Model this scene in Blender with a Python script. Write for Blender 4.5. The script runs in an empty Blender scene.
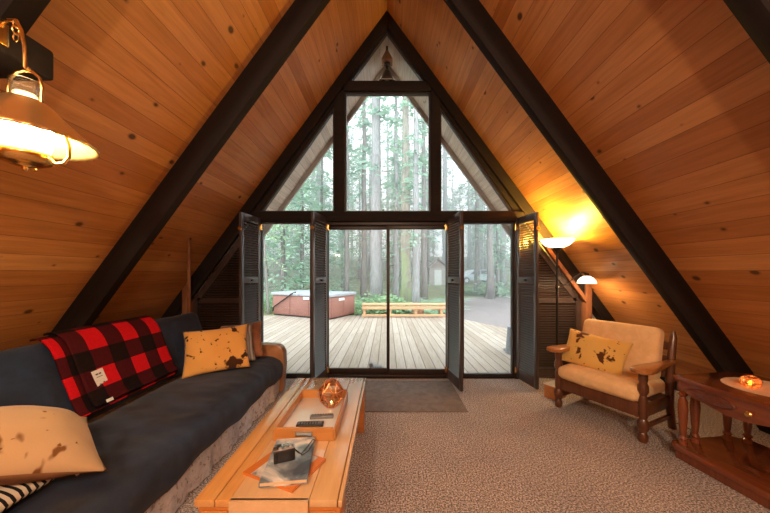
import bpy, bmesh, math, random
from mathutils import Vector, Matrix, noise
random.seed(7)
SC = bpy.context.scene
COL = SC.collection
PI = math.pi
CX, CY, F, H = 387.0, 272.5, 300.0, 1.38          # principal point, focal length in pixels, eye height

# ------------------------------------------------------------------ object helpers
def finish(name, bm, mat, parent=None, smooth=None, uvs=None):
    me = bpy.data.meshes.new(name)
    bmesh.ops.recalc_face_normals(bm, faces=bm.faces) if smooth != 'raw' else None
    bm.to_mesh(me); bm.free()
    mats = mat if isinstance(mat, (list, tuple)) else [mat]
    for m in mats: me.materials.append(m)
    o = bpy.data.objects.new(name, me); COL.objects.link(o)
    if parent is not None: o.parent = parent
    if smooth is not False:
        for p in me.polygons: p.use_smooth = True
        if smooth in (None, 'raw'):
            try: me.set_sharp_from_angle(angle=math.radians(38))
            except Exception: pass
    return o

def tag(o, label=None, cat=None, group=None, kind=None):
    if label: o['label'] = label
    if cat: o['category'] = cat
    if group: o['group'] = group
    if kind: o['kind'] = kind
    return o

def thing(name, label, cat, loc=(0, 0, 0), rz=0.0, group=None, rot=None):
    o = bpy.data.objects.new(name, None); COL.objects.link(o)
    o.empty_display_size = 0.1
    o.location = loc
    o.rotation_euler = rot if rot else (0, 0, rz)
    return tag(o, label, cat, group)

def kids(o): return [c for c in bpy.data.objects if c.parent == o]
def copy_tree(o, parent=None):
    c = o.copy(); COL.objects.link(c)
    if parent is not None: c.parent = parent
    for k in kids(o): copy_tree(k, c)
    return c

def struct(name, bm, mat, parent=None, smooth=None):
    o = finish(name, bm, mat, parent, smooth)
    if parent is None: o['kind'] = 'structure'
    return o

# ------------------------------------------------------------------ mesh helpers
def NB(): return bmesh.new()
def merge(bm, tmp, M=None):
    if M is not None: bmesh.ops.transform(tmp, matrix=M, verts=tmp.verts)
    me = bpy.data.meshes.new('tmp'); tmp.to_mesh(me); tmp.free()
    bm.from_mesh(me); bpy.data.meshes.remove(me)

def T(x, y, z): return Matrix.Translation((x, y, z))
def RX(a): return Matrix.Rotation(a, 4, 'X')
def RY(a): return Matrix.Rotation(a, 4, 'Y')
def RZ(a): return Matrix.Rotation(a, 4, 'Z')

def box(bm, c, s, M=None, bev=0.0, seg=2):
    t = bmesh.new(); bmesh.ops.create_cube(t, size=1.0)
    bmesh.ops.scale(t, vec=s, verts=t.verts)
    if bev > 0:
        bmesh.ops.bevel(t, geom=list(t.edges), offset=min(bev, min(s) * .49), segments=seg, affect='EDGES', profile=.5)
    bmesh.ops.translate(t, vec=c, verts=t.verts)
    merge(bm, t, M); return bm

def bx(bm, x0, x1, y0, y1, z0, z1, M=None, bev=0.0, seg=2):
    return box(bm, ((x0+x1)/2, (y0+y1)/2, (z0+z1)/2), (abs(x1-x0), abs(y1-y0), abs(z1-z0)), M, bev, seg)

def soft_box(bm, c, s, r, cuts=14, amp=0.0, sc=4.0, M=None, bulge=0.0, seed=0.0):
    """rounded cushion-like box with a dense skin"""
    t = bmesh.new(); bmesh.ops.create_cube(t, size=1.0)
    bmesh.ops.subdivide_edges(t, edges=list(t.edges), cuts=cuts, use_grid_fill=True)
    hs = Vector(s) / 2
    for v in t.verts:
        q = v.co.copy()
        p = Vector((q.x * s[0], q.y * s[1], q.z * s[2]))
        # pull grid lines toward rims so that corners are well sampled
        inner = Vector([max(-(hs[i]-r), min(hs[i]-r, p[i])) for i in range(3)])
        d = p - inner
        if d.length > 1e-9: p = inner + d.normalized() * r
        if bulge:
            k = (1-(2*q.x)**4) * (1-(2*q.y)**4) if abs(q.z) > .49 else 0
            p.z += bulge * k * (1 if q.z > 0 else -1)
        if amp:
            n = noise.noise(Vector((p.x*sc+seed, p.y*sc, p.z*sc))) + .5*noise.noise(Vector((p.x*sc*2.3, p.y*sc*2.3+seed, p.z*sc*2.3)))
            p += d.normalized() * n * amp if d.length > 1e-9 else Vector((0, 0, n*amp))
        v.co = p
    bmesh.ops.translate(t, vec=c, verts=t.verts)
    merge(bm, t, M); return bm

def cyl(bm, p0, p1, r0, r1=None, seg=16, caps=True):
    r1 = r0 if r1 is None else r1
    p0, p1 = Vector(p0), Vector(p1); d = p1 - p0
    q = d.to_track_quat('Z', 'Y').to_matrix().to_4x4()
    t = bmesh.new()
    bmesh.ops.create_cone(t, cap_ends=caps, segments=seg, radius1=r0, radius2=r1, depth=d.length)
    merge(bm, t, Matrix.Translation((p0+p1)/2) @ q); return bm

def tube(bm, pts, r, seg=8, closed=False):
    pts = [Vector(p) for p in pts]; n = len(pts)
    rs = r if isinstance(r, (list, tuple)) else [r]*n
    rings = []; up = None
    for i, p in enumerate(pts):
        a = pts[(i-1) % n] if (closed or i > 0) else p
        b = pts[(i+1) % n] if (closed or i < n-1) else p
        t = (b-a).normalized()
        if up is None:
            up = t.orthogonal().normalized()
        else:
            up = (up - t*up.dot(t)).normalized()
        s = t.cross(up)
        rings.append([bm.verts.new(p + (up*math.cos(2*PI*k/seg) + s*math.sin(2*PI*k/seg))*rs[i]) for k in range(seg)])
    m = n if closed else n-1
    for i in range(m):
        A, B = rings[i], rings[(i+1) % n]
        for k in range(seg):
            bm.faces.new((A[k], A[(k+1) % seg], B[(k+1) % seg], B[k]))
    if not closed:
        bm.faces.new(rings[0][::-1]); bm.faces.new(rings[-1])
    return bm

def lathe(bm, prof, M=None, seg=24, wob=None):
    t = bmesh.new(); rings = []
    for (r, z) in prof:
        if r < 1e-6: rings.append([t.verts.new((0, 0, z))])
        else:
            ring = []
            for k in range(seg):
                a = 2*PI*k/seg; rr = r*(wob(a, z) if wob else 1)
                ring.append(t.verts.new((rr*math.cos(a), rr*math.sin(a), z)))
            rings.append(ring)
    for A, B in zip(rings, rings[1:]):
        if len(A) == 1 and len(B) == 1: continue
        for k in range(seg):
            k2 = (k+1) % seg
            if len(A) == 1: t.faces.new((A[0], B[k2], B[k]))
            elif len(B) == 1: t.faces.new((A[k], A[k2], B[0]))
            else: t.faces.new((A[k], A[k2], B[k2], B[k]))
    merge(bm, t, M); return bm

def prism(bm, poly, h, M=None, bev=0.0):
    """poly in local XY, extruded along +Z by h"""
    t = bmesh.new()
    A = [t.verts.new((x, y, 0)) for x, y in poly]; B = [t.verts.new((x, y, h)) for x, y in poly]
    t.faces.new(A[::-1]); t.faces.new(B)
    n = len(poly)
    for k in range(n): t.faces.new((A[k], A[(k+1) % n], B[(k+1) % n], B[k]))
    if bev: bmesh.ops.bevel(t, geom=list(t.edges), offset=bev, segments=2, affect='EDGES', profile=.5)
    merge(bm, t, M); return bm

def xz_prism(bm, poly, y0, y1, bev=0.0):
    """poly in world XZ, extruded along Y"""
    M = Matrix(((1, 0, 0, 0), (0, 0, 1, y0), (0, 1, 0, 0), (0, 0, 0, 1)))
    return prism(bm, poly, y1-y0, M, bev)

def pillow(bm, w, h, t, M=None, n=26, seed=0.0, wr=.006, two=False, e1=2.6, e2=.55):
    """throw pillow lying in XY, thickness along Z"""
    tb = bmesh.new(); top = {}; bot = {}
    for i in range(n+1):
        for j in range(n+1):
            u, v = -1+2*i/n, -1+2*j/n
            pin = 1 - .09*(1-u*u)*v*v - 0
            x = w/2*u*(1-.07*(1-v*v)); y = h/2*v*(1-.07*(1-u*u))
            k = max(0, (1-abs(u)**e1))**e2 * max(0, (1-abs(v)**e1))**e2
            z = t/2*k + wr*noise.noise(Vector((x*9+seed, y*9, seed)))*k*2
            top[i, j] = tb.verts.new((x, y, z))
            edge = i in (0, n) or j in (0, n)
            bot[i, j] = top[i, j] if edge else tb.verts.new((x, y, -t/2*k + wr*noise.noise(Vector((x*9, y*9+seed, 5)))*k*2))
    for i in range(n):
        for j in range(n):
            tb.faces.new((top[i, j], top[i+1, j], top[i+1, j+1], top[i, j+1]))
            f = (bot[i, j], bot[i, j+1], bot[i+1, j+1], bot[i+1, j])
            if len(set(f)) == 4:
                try: tb.faces.new(f).material_index = 1 if two else 0
                except ValueError: pass
    merge(bm, tb, M); return bm

# ------------------------------------------------------------------ materials
def new_mat(name):
    m = bpy.data.materials.new(name); m.use_nodes = True
    nt = m.node_tree; nt.nodes.clear()
    out = nt.nodes.new('ShaderNodeOutputMaterial')
    b = nt.nodes.new('ShaderNodeBsdfPrincipled')
    nt.links.new(b.outputs[0], out.inputs[0])
    return m, nt, b, out
def nd(nt, typ, **kw):
    n = nt.nodes.new(typ)
    for k, v in kw.items(): setattr(n, k, v)
    return n
def ln(nt, a, b): nt.links.new(a, b)
def c4(c): return (c[0], c[1], c[2], 1.0)
def coords(nt, scale=(1, 1, 1), kind='Object', rot=(0, 0, 0)):
    tc = nd(nt, 'ShaderNodeTexCoord'); mp = nd(nt, 'ShaderNodeMapping')
    mp.inputs['Scale'].default_value = scale; mp.inputs['Rotation'].default_value = rot
    ln(nt, tc.outputs[kind], mp.inputs[0]); return mp.outputs[0]
def ramp(nt, fac, stops, interp='LINEAR'):
    r = nd(nt, 'ShaderNodeValToRGB'); r.color_ramp.interpolation = interp
    e = r.color_ramp.elements
    while len(e) < len(stops): e.new(.5)
    for k, (p, c) in enumerate(stops): e[k].position = p; e[k].color = c4(c) if len(c) == 3 else c
    ln(nt, fac, r.inputs[0]); return r.outputs[0]
def noise_tex(nt, vec, scale, detail=4, rough=.55, dist=0.0):
    n = nd(nt, 'ShaderNodeTexNoise'); n.inputs['Scale'].default_value = scale
    n.inputs['Detail'].default_value = detail; n.inputs['Roughness'].default_value = rough
    n.inputs['Distortion'].default_value = dist
    if vec is not None: ln(nt, vec, n.inputs['Vector'])
    return n
def mixc(nt, fac, a, b, mode='MIX'):
    m = nd(nt, 'ShaderNodeMix', data_type='RGBA', blend_type=mode)
    for sock, v in ((m.inputs[0], fac), (m.inputs[6], a), (m.inputs[7], b)):
        if hasattr(v, 'is_linked') or hasattr(v, 'node'): ln(nt, v, sock)
        elif isinstance(v, (int, float)): sock.default_value = v
        else: sock.default_value = c4(v)
    return m.outputs[2]
def math_n(nt, op, a, b=None):
    m = nd(nt, 'ShaderNodeMath', operation=op)
    for i, v in enumerate((a, b)):
        if v is None: continue
        if isinstance(v, (int, float)): m.inputs[i].default_value = v
        else: ln(nt, v, m.inputs[i])
    return m.outputs[0]
def bump(nt, b, h, strength=.3, dist=.01):
    n = nd(nt, 'ShaderNodeBump'); n.inputs['Strength'].default_value = strength; n.inputs['Distance'].default_value = dist
    ln(nt, h, n.inputs['Height']); ln(nt, n.outputs[0], b.inputs['Normal'])

def plain(name, col, rough=.5, metal=0.0, spec=.5, coat=0.0, var=.12, sc=18, bmp=0.0, sheen=0.0):
    m, nt, b, o = new_mat(name)
    n = noise_tex(nt, coords(nt), sc, 3)
    c = ramp(nt, n.outputs[0], [(.3, [x*(1-var) for x in col]), (.7, [min(1, x*(1+var)) for x in col])])
    ln(nt, c, b.inputs['Base Color'])
    b.inputs['Roughness'].default_value = rough; b.inputs['Metallic'].default_value = metal
    b.inputs['Specular IOR Level'].default_value = spec; b.inputs['Coat Weight'].default_value = coat
    b.inputs['Coat Roughness'].default_value = .12
    if sheen: b.inputs['Sheen Weight'].default_value = sheen
    if bmp: bump(nt, b, n.outputs[0], bmp, .004)
    return m

def wood(name, a, bcol, axis='X', rough=.4, coat=0.0, sc=1.0, spec=.4, bmp=.08):
    m, nt, b, o = new_mat(name)
    s = {'X': (1.2, 14, 14), 'Y': (14, 1.2, 14), 'Z': (14, 14, 1.2)}[axis]
    v = coords(nt, tuple(x*sc for x in s))
    n1 = noise_tex(nt, v, 1.6, 6, .6, .6)
    n2 = noise_tex(nt, v, 9, 3, .6)
    f = math_n(nt, 'ADD', math_n(nt, 'MULTIPLY', n1.outputs[0], .75), math_n(nt, 'MULTIPLY', n2.outputs[0], .25))
    c = ramp(nt, f, [(.32, bcol), (.68, a)])
    ln(nt, c, b.inputs['Base Color'])
    b.inputs['Roughness'].default_value = rough; b.inputs['Coat Weight'].default_value = coat
    b.inputs['Coat Roughness'].default_value = .15; b.inputs['Specular IOR Level'].default_value = spec
    bump(nt, b, f, bmp, .003)
    return m

def planks(name, cols, dark, pitch, length, knot=(.10, .04, .015), rough=.45, knots=True, gap=.004, axis='X', seam=(.05, .02, .008)):
    """boards running along local X, stacked along local Y"""
    m, nt, b, o = new_mat(name)
    tc = nd(nt, 'ShaderNodeTexCoord')
    mp = nd(nt, 'ShaderNodeMapping'); ln(nt, tc.outputs['Object'], mp.inputs[0])
    if axis == 'Y': mp.inputs['Rotation'].default_value = (0, 0, -PI/2)
    v = mp.outputs[0]
    br = nd(nt, 'ShaderNodeTexBrick'); br.offset = .37; br.offset_frequency = 2; br.squash = 1
    ln(nt, v, br.inputs['Vector'])
    br.inputs['Color1'].default_value = (0, 0, 0, 1); br.inputs['Color2'].default_value = (1, 1, 1, 1)
    br.inputs['Mortar'].default_value = (.5, .5, .5, 1)
    br.inputs['Scale'].default_value = 1; br.inputs['Mortar Size'].default_value = gap/2
    br.inputs['Mortar Smooth'].default_value = .3; br.inputs['Brick Width'].default_value = length; br.inputs['Row Height'].default_value = pitch
    board = ramp(nt, br.outputs['Color'], [(0, cols[0]), (.5, cols[1]), (1, cols[2])])
    # grain, different on each board
    off = nd(nt, 'ShaderNodeVectorMath', operation='MULTIPLY_ADD')
    ln(nt, br.outputs['Color'], off.inputs[0]); off.inputs[1].default_value = (7.3, 3.1, 5.7); ln(nt, v, off.inputs[2])
    g = nd(nt, 'ShaderNodeMapping'); g.inputs['Scale'].default_value = (1.1, 16, 16); ln(nt, off.outputs[0], g.inputs[0])
    gn = noise_tex(nt, g.outputs[0], 1.5, 6, .62, .8)
    gr = ramp(nt, gn.outputs[0], [(.30, (.72, .66, .60)), (.62, (1.05, 1.04, 1.03))])
    c = mixc(nt, .85, board, gr, 'MULTIPLY')
    if knots:
        k = nd(nt, 'ShaderNodeMapping'); k.inputs['Scale'].default_value = (.75, 1, 1); ln(nt, off.outputs[0], k.inputs[0])
        vo = nd(nt, 'ShaderNodeTexVoronoi'); vo.voronoi_dimensions = '2D'; vo.inputs['Scale'].default_value = 3.4; ln(nt, k.outputs[0], vo.inputs['Vector'])
        # anisotropy undone: measure in metres
        pick = nd(nt, 'ShaderNodeSeparateColor'); ln(nt, vo.outputs['Color'], pick.inputs[0])
        size = math_n(nt, 'MULTIPLY', math_n(nt, 'MAXIMUM', math_n(nt, 'SUBTRACT', pick.outputs[0], .36), 0.0), .135)
        kd = nd(nt, 'ShaderNodeMath', operation='SUBTRACT'); ln(nt, size, kd.inputs[0]); ln(nt, vo.outputs['Distance'], kd.inputs[1])
        kf = ramp(nt, math_n(nt, 'MULTIPLY', math_n(nt, 'ADD', kd.outputs[0], .03), 16), [(.1, (0, 0, 0)), (.55, (.35, .35, .35)), (.95, (1, 1, 1))])
        c = mixc(nt, kf, c, knot)
    c = mixc(nt, br.outputs['Fac'], c, seam)
    ln(nt, c, b.inputs['Base Color'])
    b.inputs['Roughness'].default_value = rough; b.inputs['Specular IOR Level'].default_value = .35
    hgt = math_n(nt, 'SUBTRACT', math_n(nt, 'MULTIPLY', gn.outputs[0], .15), br.outputs['Fac'])
    bump(nt, b, hgt, .5, .006)
    return m

def hide(name, base, base2, spot, thr=.58, sc=7.0, fine=True, seed=0.0):
    """printed cow hide: flat ground colour with blotches"""
    m, nt, b, o = new_mat(name)
    v = coords(nt); mv = nd(nt, 'ShaderNodeMapping'); mv.inputs['Location'].default_value = (seed, seed*.7, 0); ln(nt, v, mv.inputs[0])
    n0 = noise_tex(nt, mv.outputs[0], 3, 2)
    ground = ramp(nt, n0.outputs[0], [(.35, base2), (.65, base)])
    n1 = noise_tex(nt, mv.outputs[0], sc, 3, .55, .4)
    k = ramp(nt, n1.outputs[0], [(thr, (0, 0, 0)), (thr+.03, (1, 1, 1))])
    c = mixc(nt, k, ground, spot)
    if fine:
        n2 = noise_tex(nt, mv.outputs[0], sc*4.2, 2, .5)
        k2 = ramp(nt, n2.outputs[0], [(.68, (0, 0, 0)), (.71, (1, 1, 1))])
        c = mixc(nt, k2, c, spot)
    ln(nt, c, b.inputs['Base Color'])
    b.inputs['Roughness'].default_value = .9; b.inputs['Specular IOR Level'].default_value = .15; b.inputs['Sheen Weight'].default_value = .15
    f = noise_tex(nt, v, 160, 2); bump(nt, b, f.outputs[0], .25, .004)
    return m

def fabric(name, a, bc, sc=5, fine=220, rough=.9, sheen=.2, bmp=.25):
    m, nt, b, o = new_mat(name)
    v = coords(nt); n = noise_tex(nt, v, sc, 5, .6, .5)
    c = ramp(nt, n.outputs[0], [(.33, bc), (.67, a)])
    ln(nt, c, b.inputs['Base Color'])
    b.inputs['Roughness'].default_value = rough; b.inputs['Specular IOR Level'].default_value = .15; b.inputs['Sheen Weight'].default_value = sheen
    f = noise_tex(nt, v, fine, 2); bump(nt, b, f.outputs[0], bmp, .003)
    return m

def emit(name, col, strength, base=(.9, .85, .75)):
    m, nt, b, o = new_mat(name)
    b.inputs['Base Color'].default_value = c4(base); b.inputs['Roughness'].default_value = .4
    b.inputs['Emission Color'].default_value = c4(col); b.inputs['Emission Strength'].default_value = strength
    return m

def thin_glass(name, tint=(1, 1, 1), refl=1.0, dusty=0.0):
    m, nt, b, o = new_mat(name); nt.nodes.remove(b)
    tr = nd(nt, 'ShaderNodeBsdfTransparent'); tr.inputs[0].default_value = c4(tint)
    gl = nd(nt, 'ShaderNodeBsdfGlossy'); gl.inputs['Roughness'].default_value = .02
    fr = nd(nt, 'ShaderNodeFresnel'); fr.inputs[0].default_value = 1.45
    mx = nd(nt, 'ShaderNodeMixShader')
    ln(nt, math_n(nt, 'MULTIPLY', fr.outputs[0], refl), mx.inputs[0]); ln(nt, tr.outputs[0], mx.inputs[1]); ln(nt, gl.outputs[0], mx.inputs[2])
    last = mx.outputs[0]
    if dusty:
        df = nd(nt, 'ShaderNodeBsdfTranslucent'); df.inputs[0].default_value = (1, .8, .5, 1)
        m2 = nd(nt, 'ShaderNodeMixShader'); m2.inputs[0].default_value = dusty
        ln(nt, last, m2.inputs[1]); ln(nt, df.outputs[0], m2.inputs[2]); last = m2.outputs[0]
    ln(nt, last, o.inputs[0]); return m

def foliage_mat(name, a, b2, sc=1.5):
    m, nt, b, o = new_mat(name); nt.nodes.remove(b)
    n = noise_tex(nt, coords(nt), sc, 3)
    c = ramp(nt, n.outputs[0], [(.3, b2), (.7, a)])
    d = nd(nt, 'ShaderNodeBsdfDiffuse'); t = nd(nt, 'ShaderNodeBsdfTranslucent')
    ln(nt, c, d.inputs[0]); ln(nt, c, t.inputs[0])
    mx = nd(nt, 'ShaderNodeMixShader'); mx.inputs[0].default_value = .45
    ln(nt, d.outputs[0], mx.inputs[1]); ln(nt, t.outputs[0], mx.inputs[2]); ln(nt, mx.outputs[0], o.inputs[0])
    return m

M = {}
M['ceil'] = planks('cedar ceiling boards', [(.44, .175, .050), (.54, .235, .072), (.62, .30, .105)], None, .133, 40.0, gap=.0032, seam=(.12, .045, .014))
M['soffit'] = planks('weathered soffit boards', [(.50, .41, .34), (.58, .48, .40), (.66, .56, .47)], None, .133, 2.2, knot=(.25, .15, .1), seam=(.2, .14, .1))
M['beam'] = wood('dark stained beam', (.018, .011, .009), (.009, .006, .005), 'X', .75, spec=.2, sc=.8)
M['beamout'] = wood('weathered outside rafter', (.42, .39, .37), (.30, .27, .25), 'X', .8)
M['frame'] = wood('dark brown window trim', (.030, .016, .012), (.014, .008, .007), 'Z', .45)
M['shutter'] = wood('dark brown louver shutter', (.062, .042, .038), (.034, .023, .021), 'Z', .32, .25, spec=.6)
M['post'] = wood('reddish wood post', (.30, .13, .06), (.16, .06, .03), 'Z', .45)
M['cream'] = plain('cream wall paint', (.72, .68, .62), .8)
M['glass'] = thin_glass('window glass', (.985, .995, .99), .55)
M['brass'] = plain('brass', (.80, .50, .17), .25, 1.0, var=.05)
M['steel'] = plain('brushed steel', (.62, .62, .62), .3, 1.0, var=.04)
M['black'] = plain('black plastic', (.012, .012, .014), .35)
M['grey_plastic'] = plain('grey plastic', (.16, .17, .19), .4)
M['iron'] = plain('dark metal', (.03, .026, .024), .45, .7)

# carpet
def carpet():
    m, nt, b, o = new_mat('speckled loop carpet')
    v = coords(nt)
    n = noise_tex(nt, v, 95, 3, .8)
    n2 = noise_tex(nt, v, 2.2, 3, .6)
    c = ramp(nt, n.outputs[0], [(.38, (.075, .068, .070)), (.5, (.34, .295, .27)), (.62, (.86, .77, .71))])
    big = ramp(nt, n2.outputs[0], [(.3, (.88, .88, .9)), (.7, (1.08, 1.06, 1.04))])
    ln(nt, mixc(nt, 1.0, c, big, 'MULTIPLY'), b.inputs['Base Color'])
    b.inputs['Roughness'].default_value = .95; b.inputs['Specular IOR Level'].default_value = .1
    bump(nt, b, n.outputs[0], .6, .012); return m
M['carpet'] = carpet()
M['mat'] = fabric('grey ribbed door mat', (.23, .205, .19), (.15, .135, .13), 12, 130, .95, 0, .6)
M['deck'] = planks('pale deck boards', [(.30, .24, .19), (.35, .29, .24), (.40, .34, .29)], None, .15, 4.5, rough=.6, knots=False, gap=.016, axis='Y', seam=(.11, .08, .06))
M['bench'] = wood('cedar bench boards', (.60, .36, .20), (.42, .23, .12), 'X', .6)

# ------------------------------------------------------------------ camera and world
cam_d = bpy.data.cameras.new('camera'); cam = bpy.data.objects.new('camera', cam_d); COL.objects.link(cam)
cam.location = (0, 0, H); cam.rotation_euler = (PI/2, 0, 0)
cam_d.sensor_width = 36.0; cam_d.sensor_fit = 'HORIZONTAL'; cam_d.lens = F*36/770
cam_d.shift_x = -(CX-385)/770; cam_d.shift_y = (CY-256.5)/770
cam_d.clip_start = .05; cam_d.clip_end = 400
SC.camera = cam
w = bpy.data.worlds.new('overcast sky'); SC.world = w; w.use_nodes = True
nt = w.node_tree; bg = nt.nodes['Background']
bg.inputs[0].default_value = (.84, .95, 1.0, 1); bg.inputs[1].default_value = 4.1
SC.view_settings.view_transform = 'Standard'; SC.view_settings.look = 'None'
SC.view_settings.exposure = 0.35; SC.view_settings.gamma = 1.0; SC.view_settings.use_curve_mapping = False
try:
    SC.cycles.max_bounces = 10; SC.cycles.transparent_max_bounces = 24; SC.cycles.diffuse_bounces = 5
    SC.cycles.sample_clamp_indirect = 6.0
    SC.cycles.use_denoising = True
except Exception: pass

# ------------------------------------------------------------------ room shell
ZR, SL = 4.75, 1.36                     # ridge height, slope of the roof planes
HW = ZR/SL
YB, YG = -3.4, 3.97                     # back wall, glass wall
ang = math.atan(SL)
slen = HW/math.cos(ang)
bx_ = NB(); bx(bx_, -3.75, 3.75, YB-.1, 4.02, -.12, 0); struct('floor', bx_, M['carpet'], smooth=False)

def roof(name, side, y0, y1, mat, th=.10):
    # local X runs along world Y, local Y up the slope
    b = NB(); bx(b, 0, y1-y0, 0, slen + .0, 0, th)
    o = struct(name, b, mat, smooth=False)
    ey = Vector((-side*math.cos(ang), 0, math.sin(ang)))       # up the slope
    ex = Vector((0, 1, 0)); ez = ex.cross(ey)
    if ez.z < 0: ez = -ez
    R = Matrix((ex, ey, ez)).transposed().to_4x4()
    if R.determinant() < 0:
        ex = -ex; R = Matrix((ex, ey, ez)).transposed().to_4x4()
        o.matrix_world = Matrix.Translation((side*HW, y1, 0)) @ R
    else:
        o.matrix_world = Matrix.Translation((side*HW, y0, 0)) @ R
    return o
roof('ceiling_left', -1, YB, 4.0, M['ceil']); roof('ceiling_right', 1, YB, 4.0, M['ceil'])
roof('trim_21', -1, 4.0, 4.86, M['soffit']); roof('trim_22', 1, 4.0, 4.86, M['soffit'])
b = NB(); xz_prism(b, [(-HW, 0), (HW, 0), (0, ZR)], YB-.1, YB); struct('wall_back', b, M['ceil'], smooth=False)

tn = [0]
def trim(bm, mat, smooth=None):
    tn[0] += 1
    return struct('trim_%d' % tn[0], bm, mat, smooth=smooth)
def rafter(side, y0, y1, d, mat, drop=0.0, z0=0.0):
    b = NB(); s = side
    # built lying along local X so that the grain follows the timber
    dn = d*math.cos(ang)
    poly = [(0, 0), (slen, 0), (slen-dn*math.tan(ang), -dn), (dn/math.tan(ang), -dn)]
    xz_prism(b, poly, 0, y1-y0, .004)
    o = trim(b, mat)
    ex = Vector((-s*math.cos(ang), 0, math.sin(ang))); ey = Vector((0, -s, 0)); ez = Vector((s*math.sin(ang), 0, math.cos(ang)))
    R = Matrix((ex, ey, ez)).transposed().to_4x4()
    o.matrix_world = Matrix.Translation((s*HW, y1 if s > 0 else y0, 0)) @ R
    return o
for y0 in (2.54, 1.172, -.21, -1.58):
    for s in (-1, 1): rafter(s, y0, y0+.085, .32, M['beam'])
for s in (-1, 1): rafter(s, 3.85, 3.995, .205, M['beam'])
for s in (-1, 1): rafter(s, 4.80, 4.85, .11, M['beamout'])

# glass wall members
def zin(x): return 4.545-1.433*abs(x)      # sloping sides of the glass beside the posts
FB = (3.87, 4.0)
b = NB(); bx(b, -1.80, 1.80, 3.86, 4.0, 2.04, 2.165, bev=.006); trim(b, M['beam'])
b = NB(); bx(b, -.60, .62, 3.875, 3.99, 3.735, 3.86, bev=.005); trim(b, M['beam'])
for x0, x1 in ((-.685, -.555), (.57, .69)):
    b = NB(); xz_prism(b, [(x0, 2.165), (x1, 2.165), (x1, ZR-.1-SL*abs(x1)), (x0, ZR-.1-SL*abs(x0))], 3.875, 3.99, .004); trim(b, M['beam'])
for x0, x1 in ((-.985, -.845), (.845, .985), (-1.76, -1.66), (1.66, 1.76)):
    b = NB(); bx(b, x0, x1, 3.88, 4.0, 0, 2.04, bev=.005); trim(b, M['frame'])
b = NB(); bx(b, -1.76, 1.76, 3.9, 4.03, 0, .03, bev=.004); trim(b, M['iron'])

# windows: frame bead + pane
def window(n, poly, label=None):
    o = bpy.data.objects.new('window_%d' % n, None); COL.objects.link(o); o['kind'] = 'structure'
    cx = sum(p[0] for p in poly)/len(poly); cz = sum(p[1] for p in poly)/len(poly)
    o.location = (cx, 3.95, cz)
    loc = [(x-cx, z-cz) for x, z in poly]
    bead = NB()
    k = len(loc)
    area = sum(loc[i][0]*loc[(i+1) % k][1]-loc[(i+1) % k][0]*loc[i][1] for i in range(k))
    if area < 0: loc = loc[::-1]
    def inset(d):
        res = []
        for i in range(k):
            p0, p1, p2 = Vector(loc[i-1]), Vector(loc[i]), Vector(loc[(i+1) % k])
            d1 = (p1-p0).normalized(); d2 = (p2-p1).normalized()
            n1 = Vector((-d1.y, d1.x)); n2 = Vector((-d2.y, d2.x))
            bis = (n1+n2); bis = bis/ max(.15, bis.dot(n1))
            res.append(p1+bis*d)
        return res
    inn = inset(.022)
    A = [bead.verts.new((x, y, z)) for (x, z) in loc for y in (-.03, .03)]
    B = [bead.verts.new((p.x, y, p.y)) for p in inn for y in (-.03, .03)]
    for i in range(k):
        j = (i+1) % k
        bead.faces.new((A[2*i], A[2*j], B[2*j], B[2*i])); bead.faces.new((A[2*i+1], B[2*i+1], B[2*j+1], A[2*j+1]))
        bead.faces.new((B[2*i], B[2*j], B[2*j+1], B[2*i+1])); bead.faces.new((A[2*i], A[2*i+1], A[2*j+1], A[2*j]))
    finish('window_frame', bead, M['frame'], o, False)
    g = NB(); xz_prism(g, [(x, z) for x, z in loc], -.003, .003); finish('pane', g, M['glass'], o, False)
    return o
def xin(z): return (4.545-z)/1.433
for s in (-1, 1):
    b = NB(); xz_prism(b, [(s*.60, ZR-.19-SL*.60), (s*1.86, ZR-.19-SL*1.86), (s*xin(2.03), 2.03), (s*.60, zin(.60))], 3.90, 3.985); trim(b, M['beam'])
window(1, [(-(ZR-.195-3.86)/SL, 3.86), ((ZR-.195-3.86)/SL, 3.86), (0, ZR-.195)])
window(2, [(-.555, 2.165), (.57, 2.165), (.57, 3.738), (-.555, 3.738)])
window(3, [(-xin(2.165), 2.165), (-.685, 2.165), (-.685, zin(.685))])
window(4, [(xin(2.165), 2.165), (.69, 2.165), (.69, zin(.69))])
window(5, [(-1.66, .03), (-.985, .03), (-.985, 2.04), (-1.66, 2.04)])
window(6, [(.985, .03), (1.66, .03), (1.66, 2.04), (.985, 2.04)])

# sliding door
d = bpy.data.objects.new('door_1', None); COL.objects.link(d); d['kind'] = 'structure'; d.location = (0, 3.93, 0)
b = NB(); bx(b, -.845, .845, -.03, .07, 0, .045, bev=.004); bx(b, -.845, .845, -.03, .07, 1.995, 2.04, bev=.004)
bx(b, -.845, -.81, -.03, .07, .045, 1.995); bx(b, .81, .845, -.03, .07, .045, 1.995); finish('door_frame', b, M['frame'], d)
for k, (x0, x1, y) in enumerate(((-.81, .035, .045), (-.005, .81, .005))):
    b = NB()
    bx(b, x0, x0+.04, y-.018, y+.018, .045, 1.995, bev=.003); bx(b, x1-.04, x1, y-.018, y+.018, .045, 1.995, bev=.003)
    bx(b, x0+.04, x1-.04, y-.018, y+.018, .045, .115, bev=.003); bx(b, x0+.04, x1-.04, y-.018, y+.018, 1.945, 1.995, bev=.003)
    p = finish('sliding_panel', b, M['frame'], d)
    b = NB(); bx(b, x0+.04, x1-.04, y-.003, y+.003, .115, 1.945); finish('pane', b, M['glass'], p, False)

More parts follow.
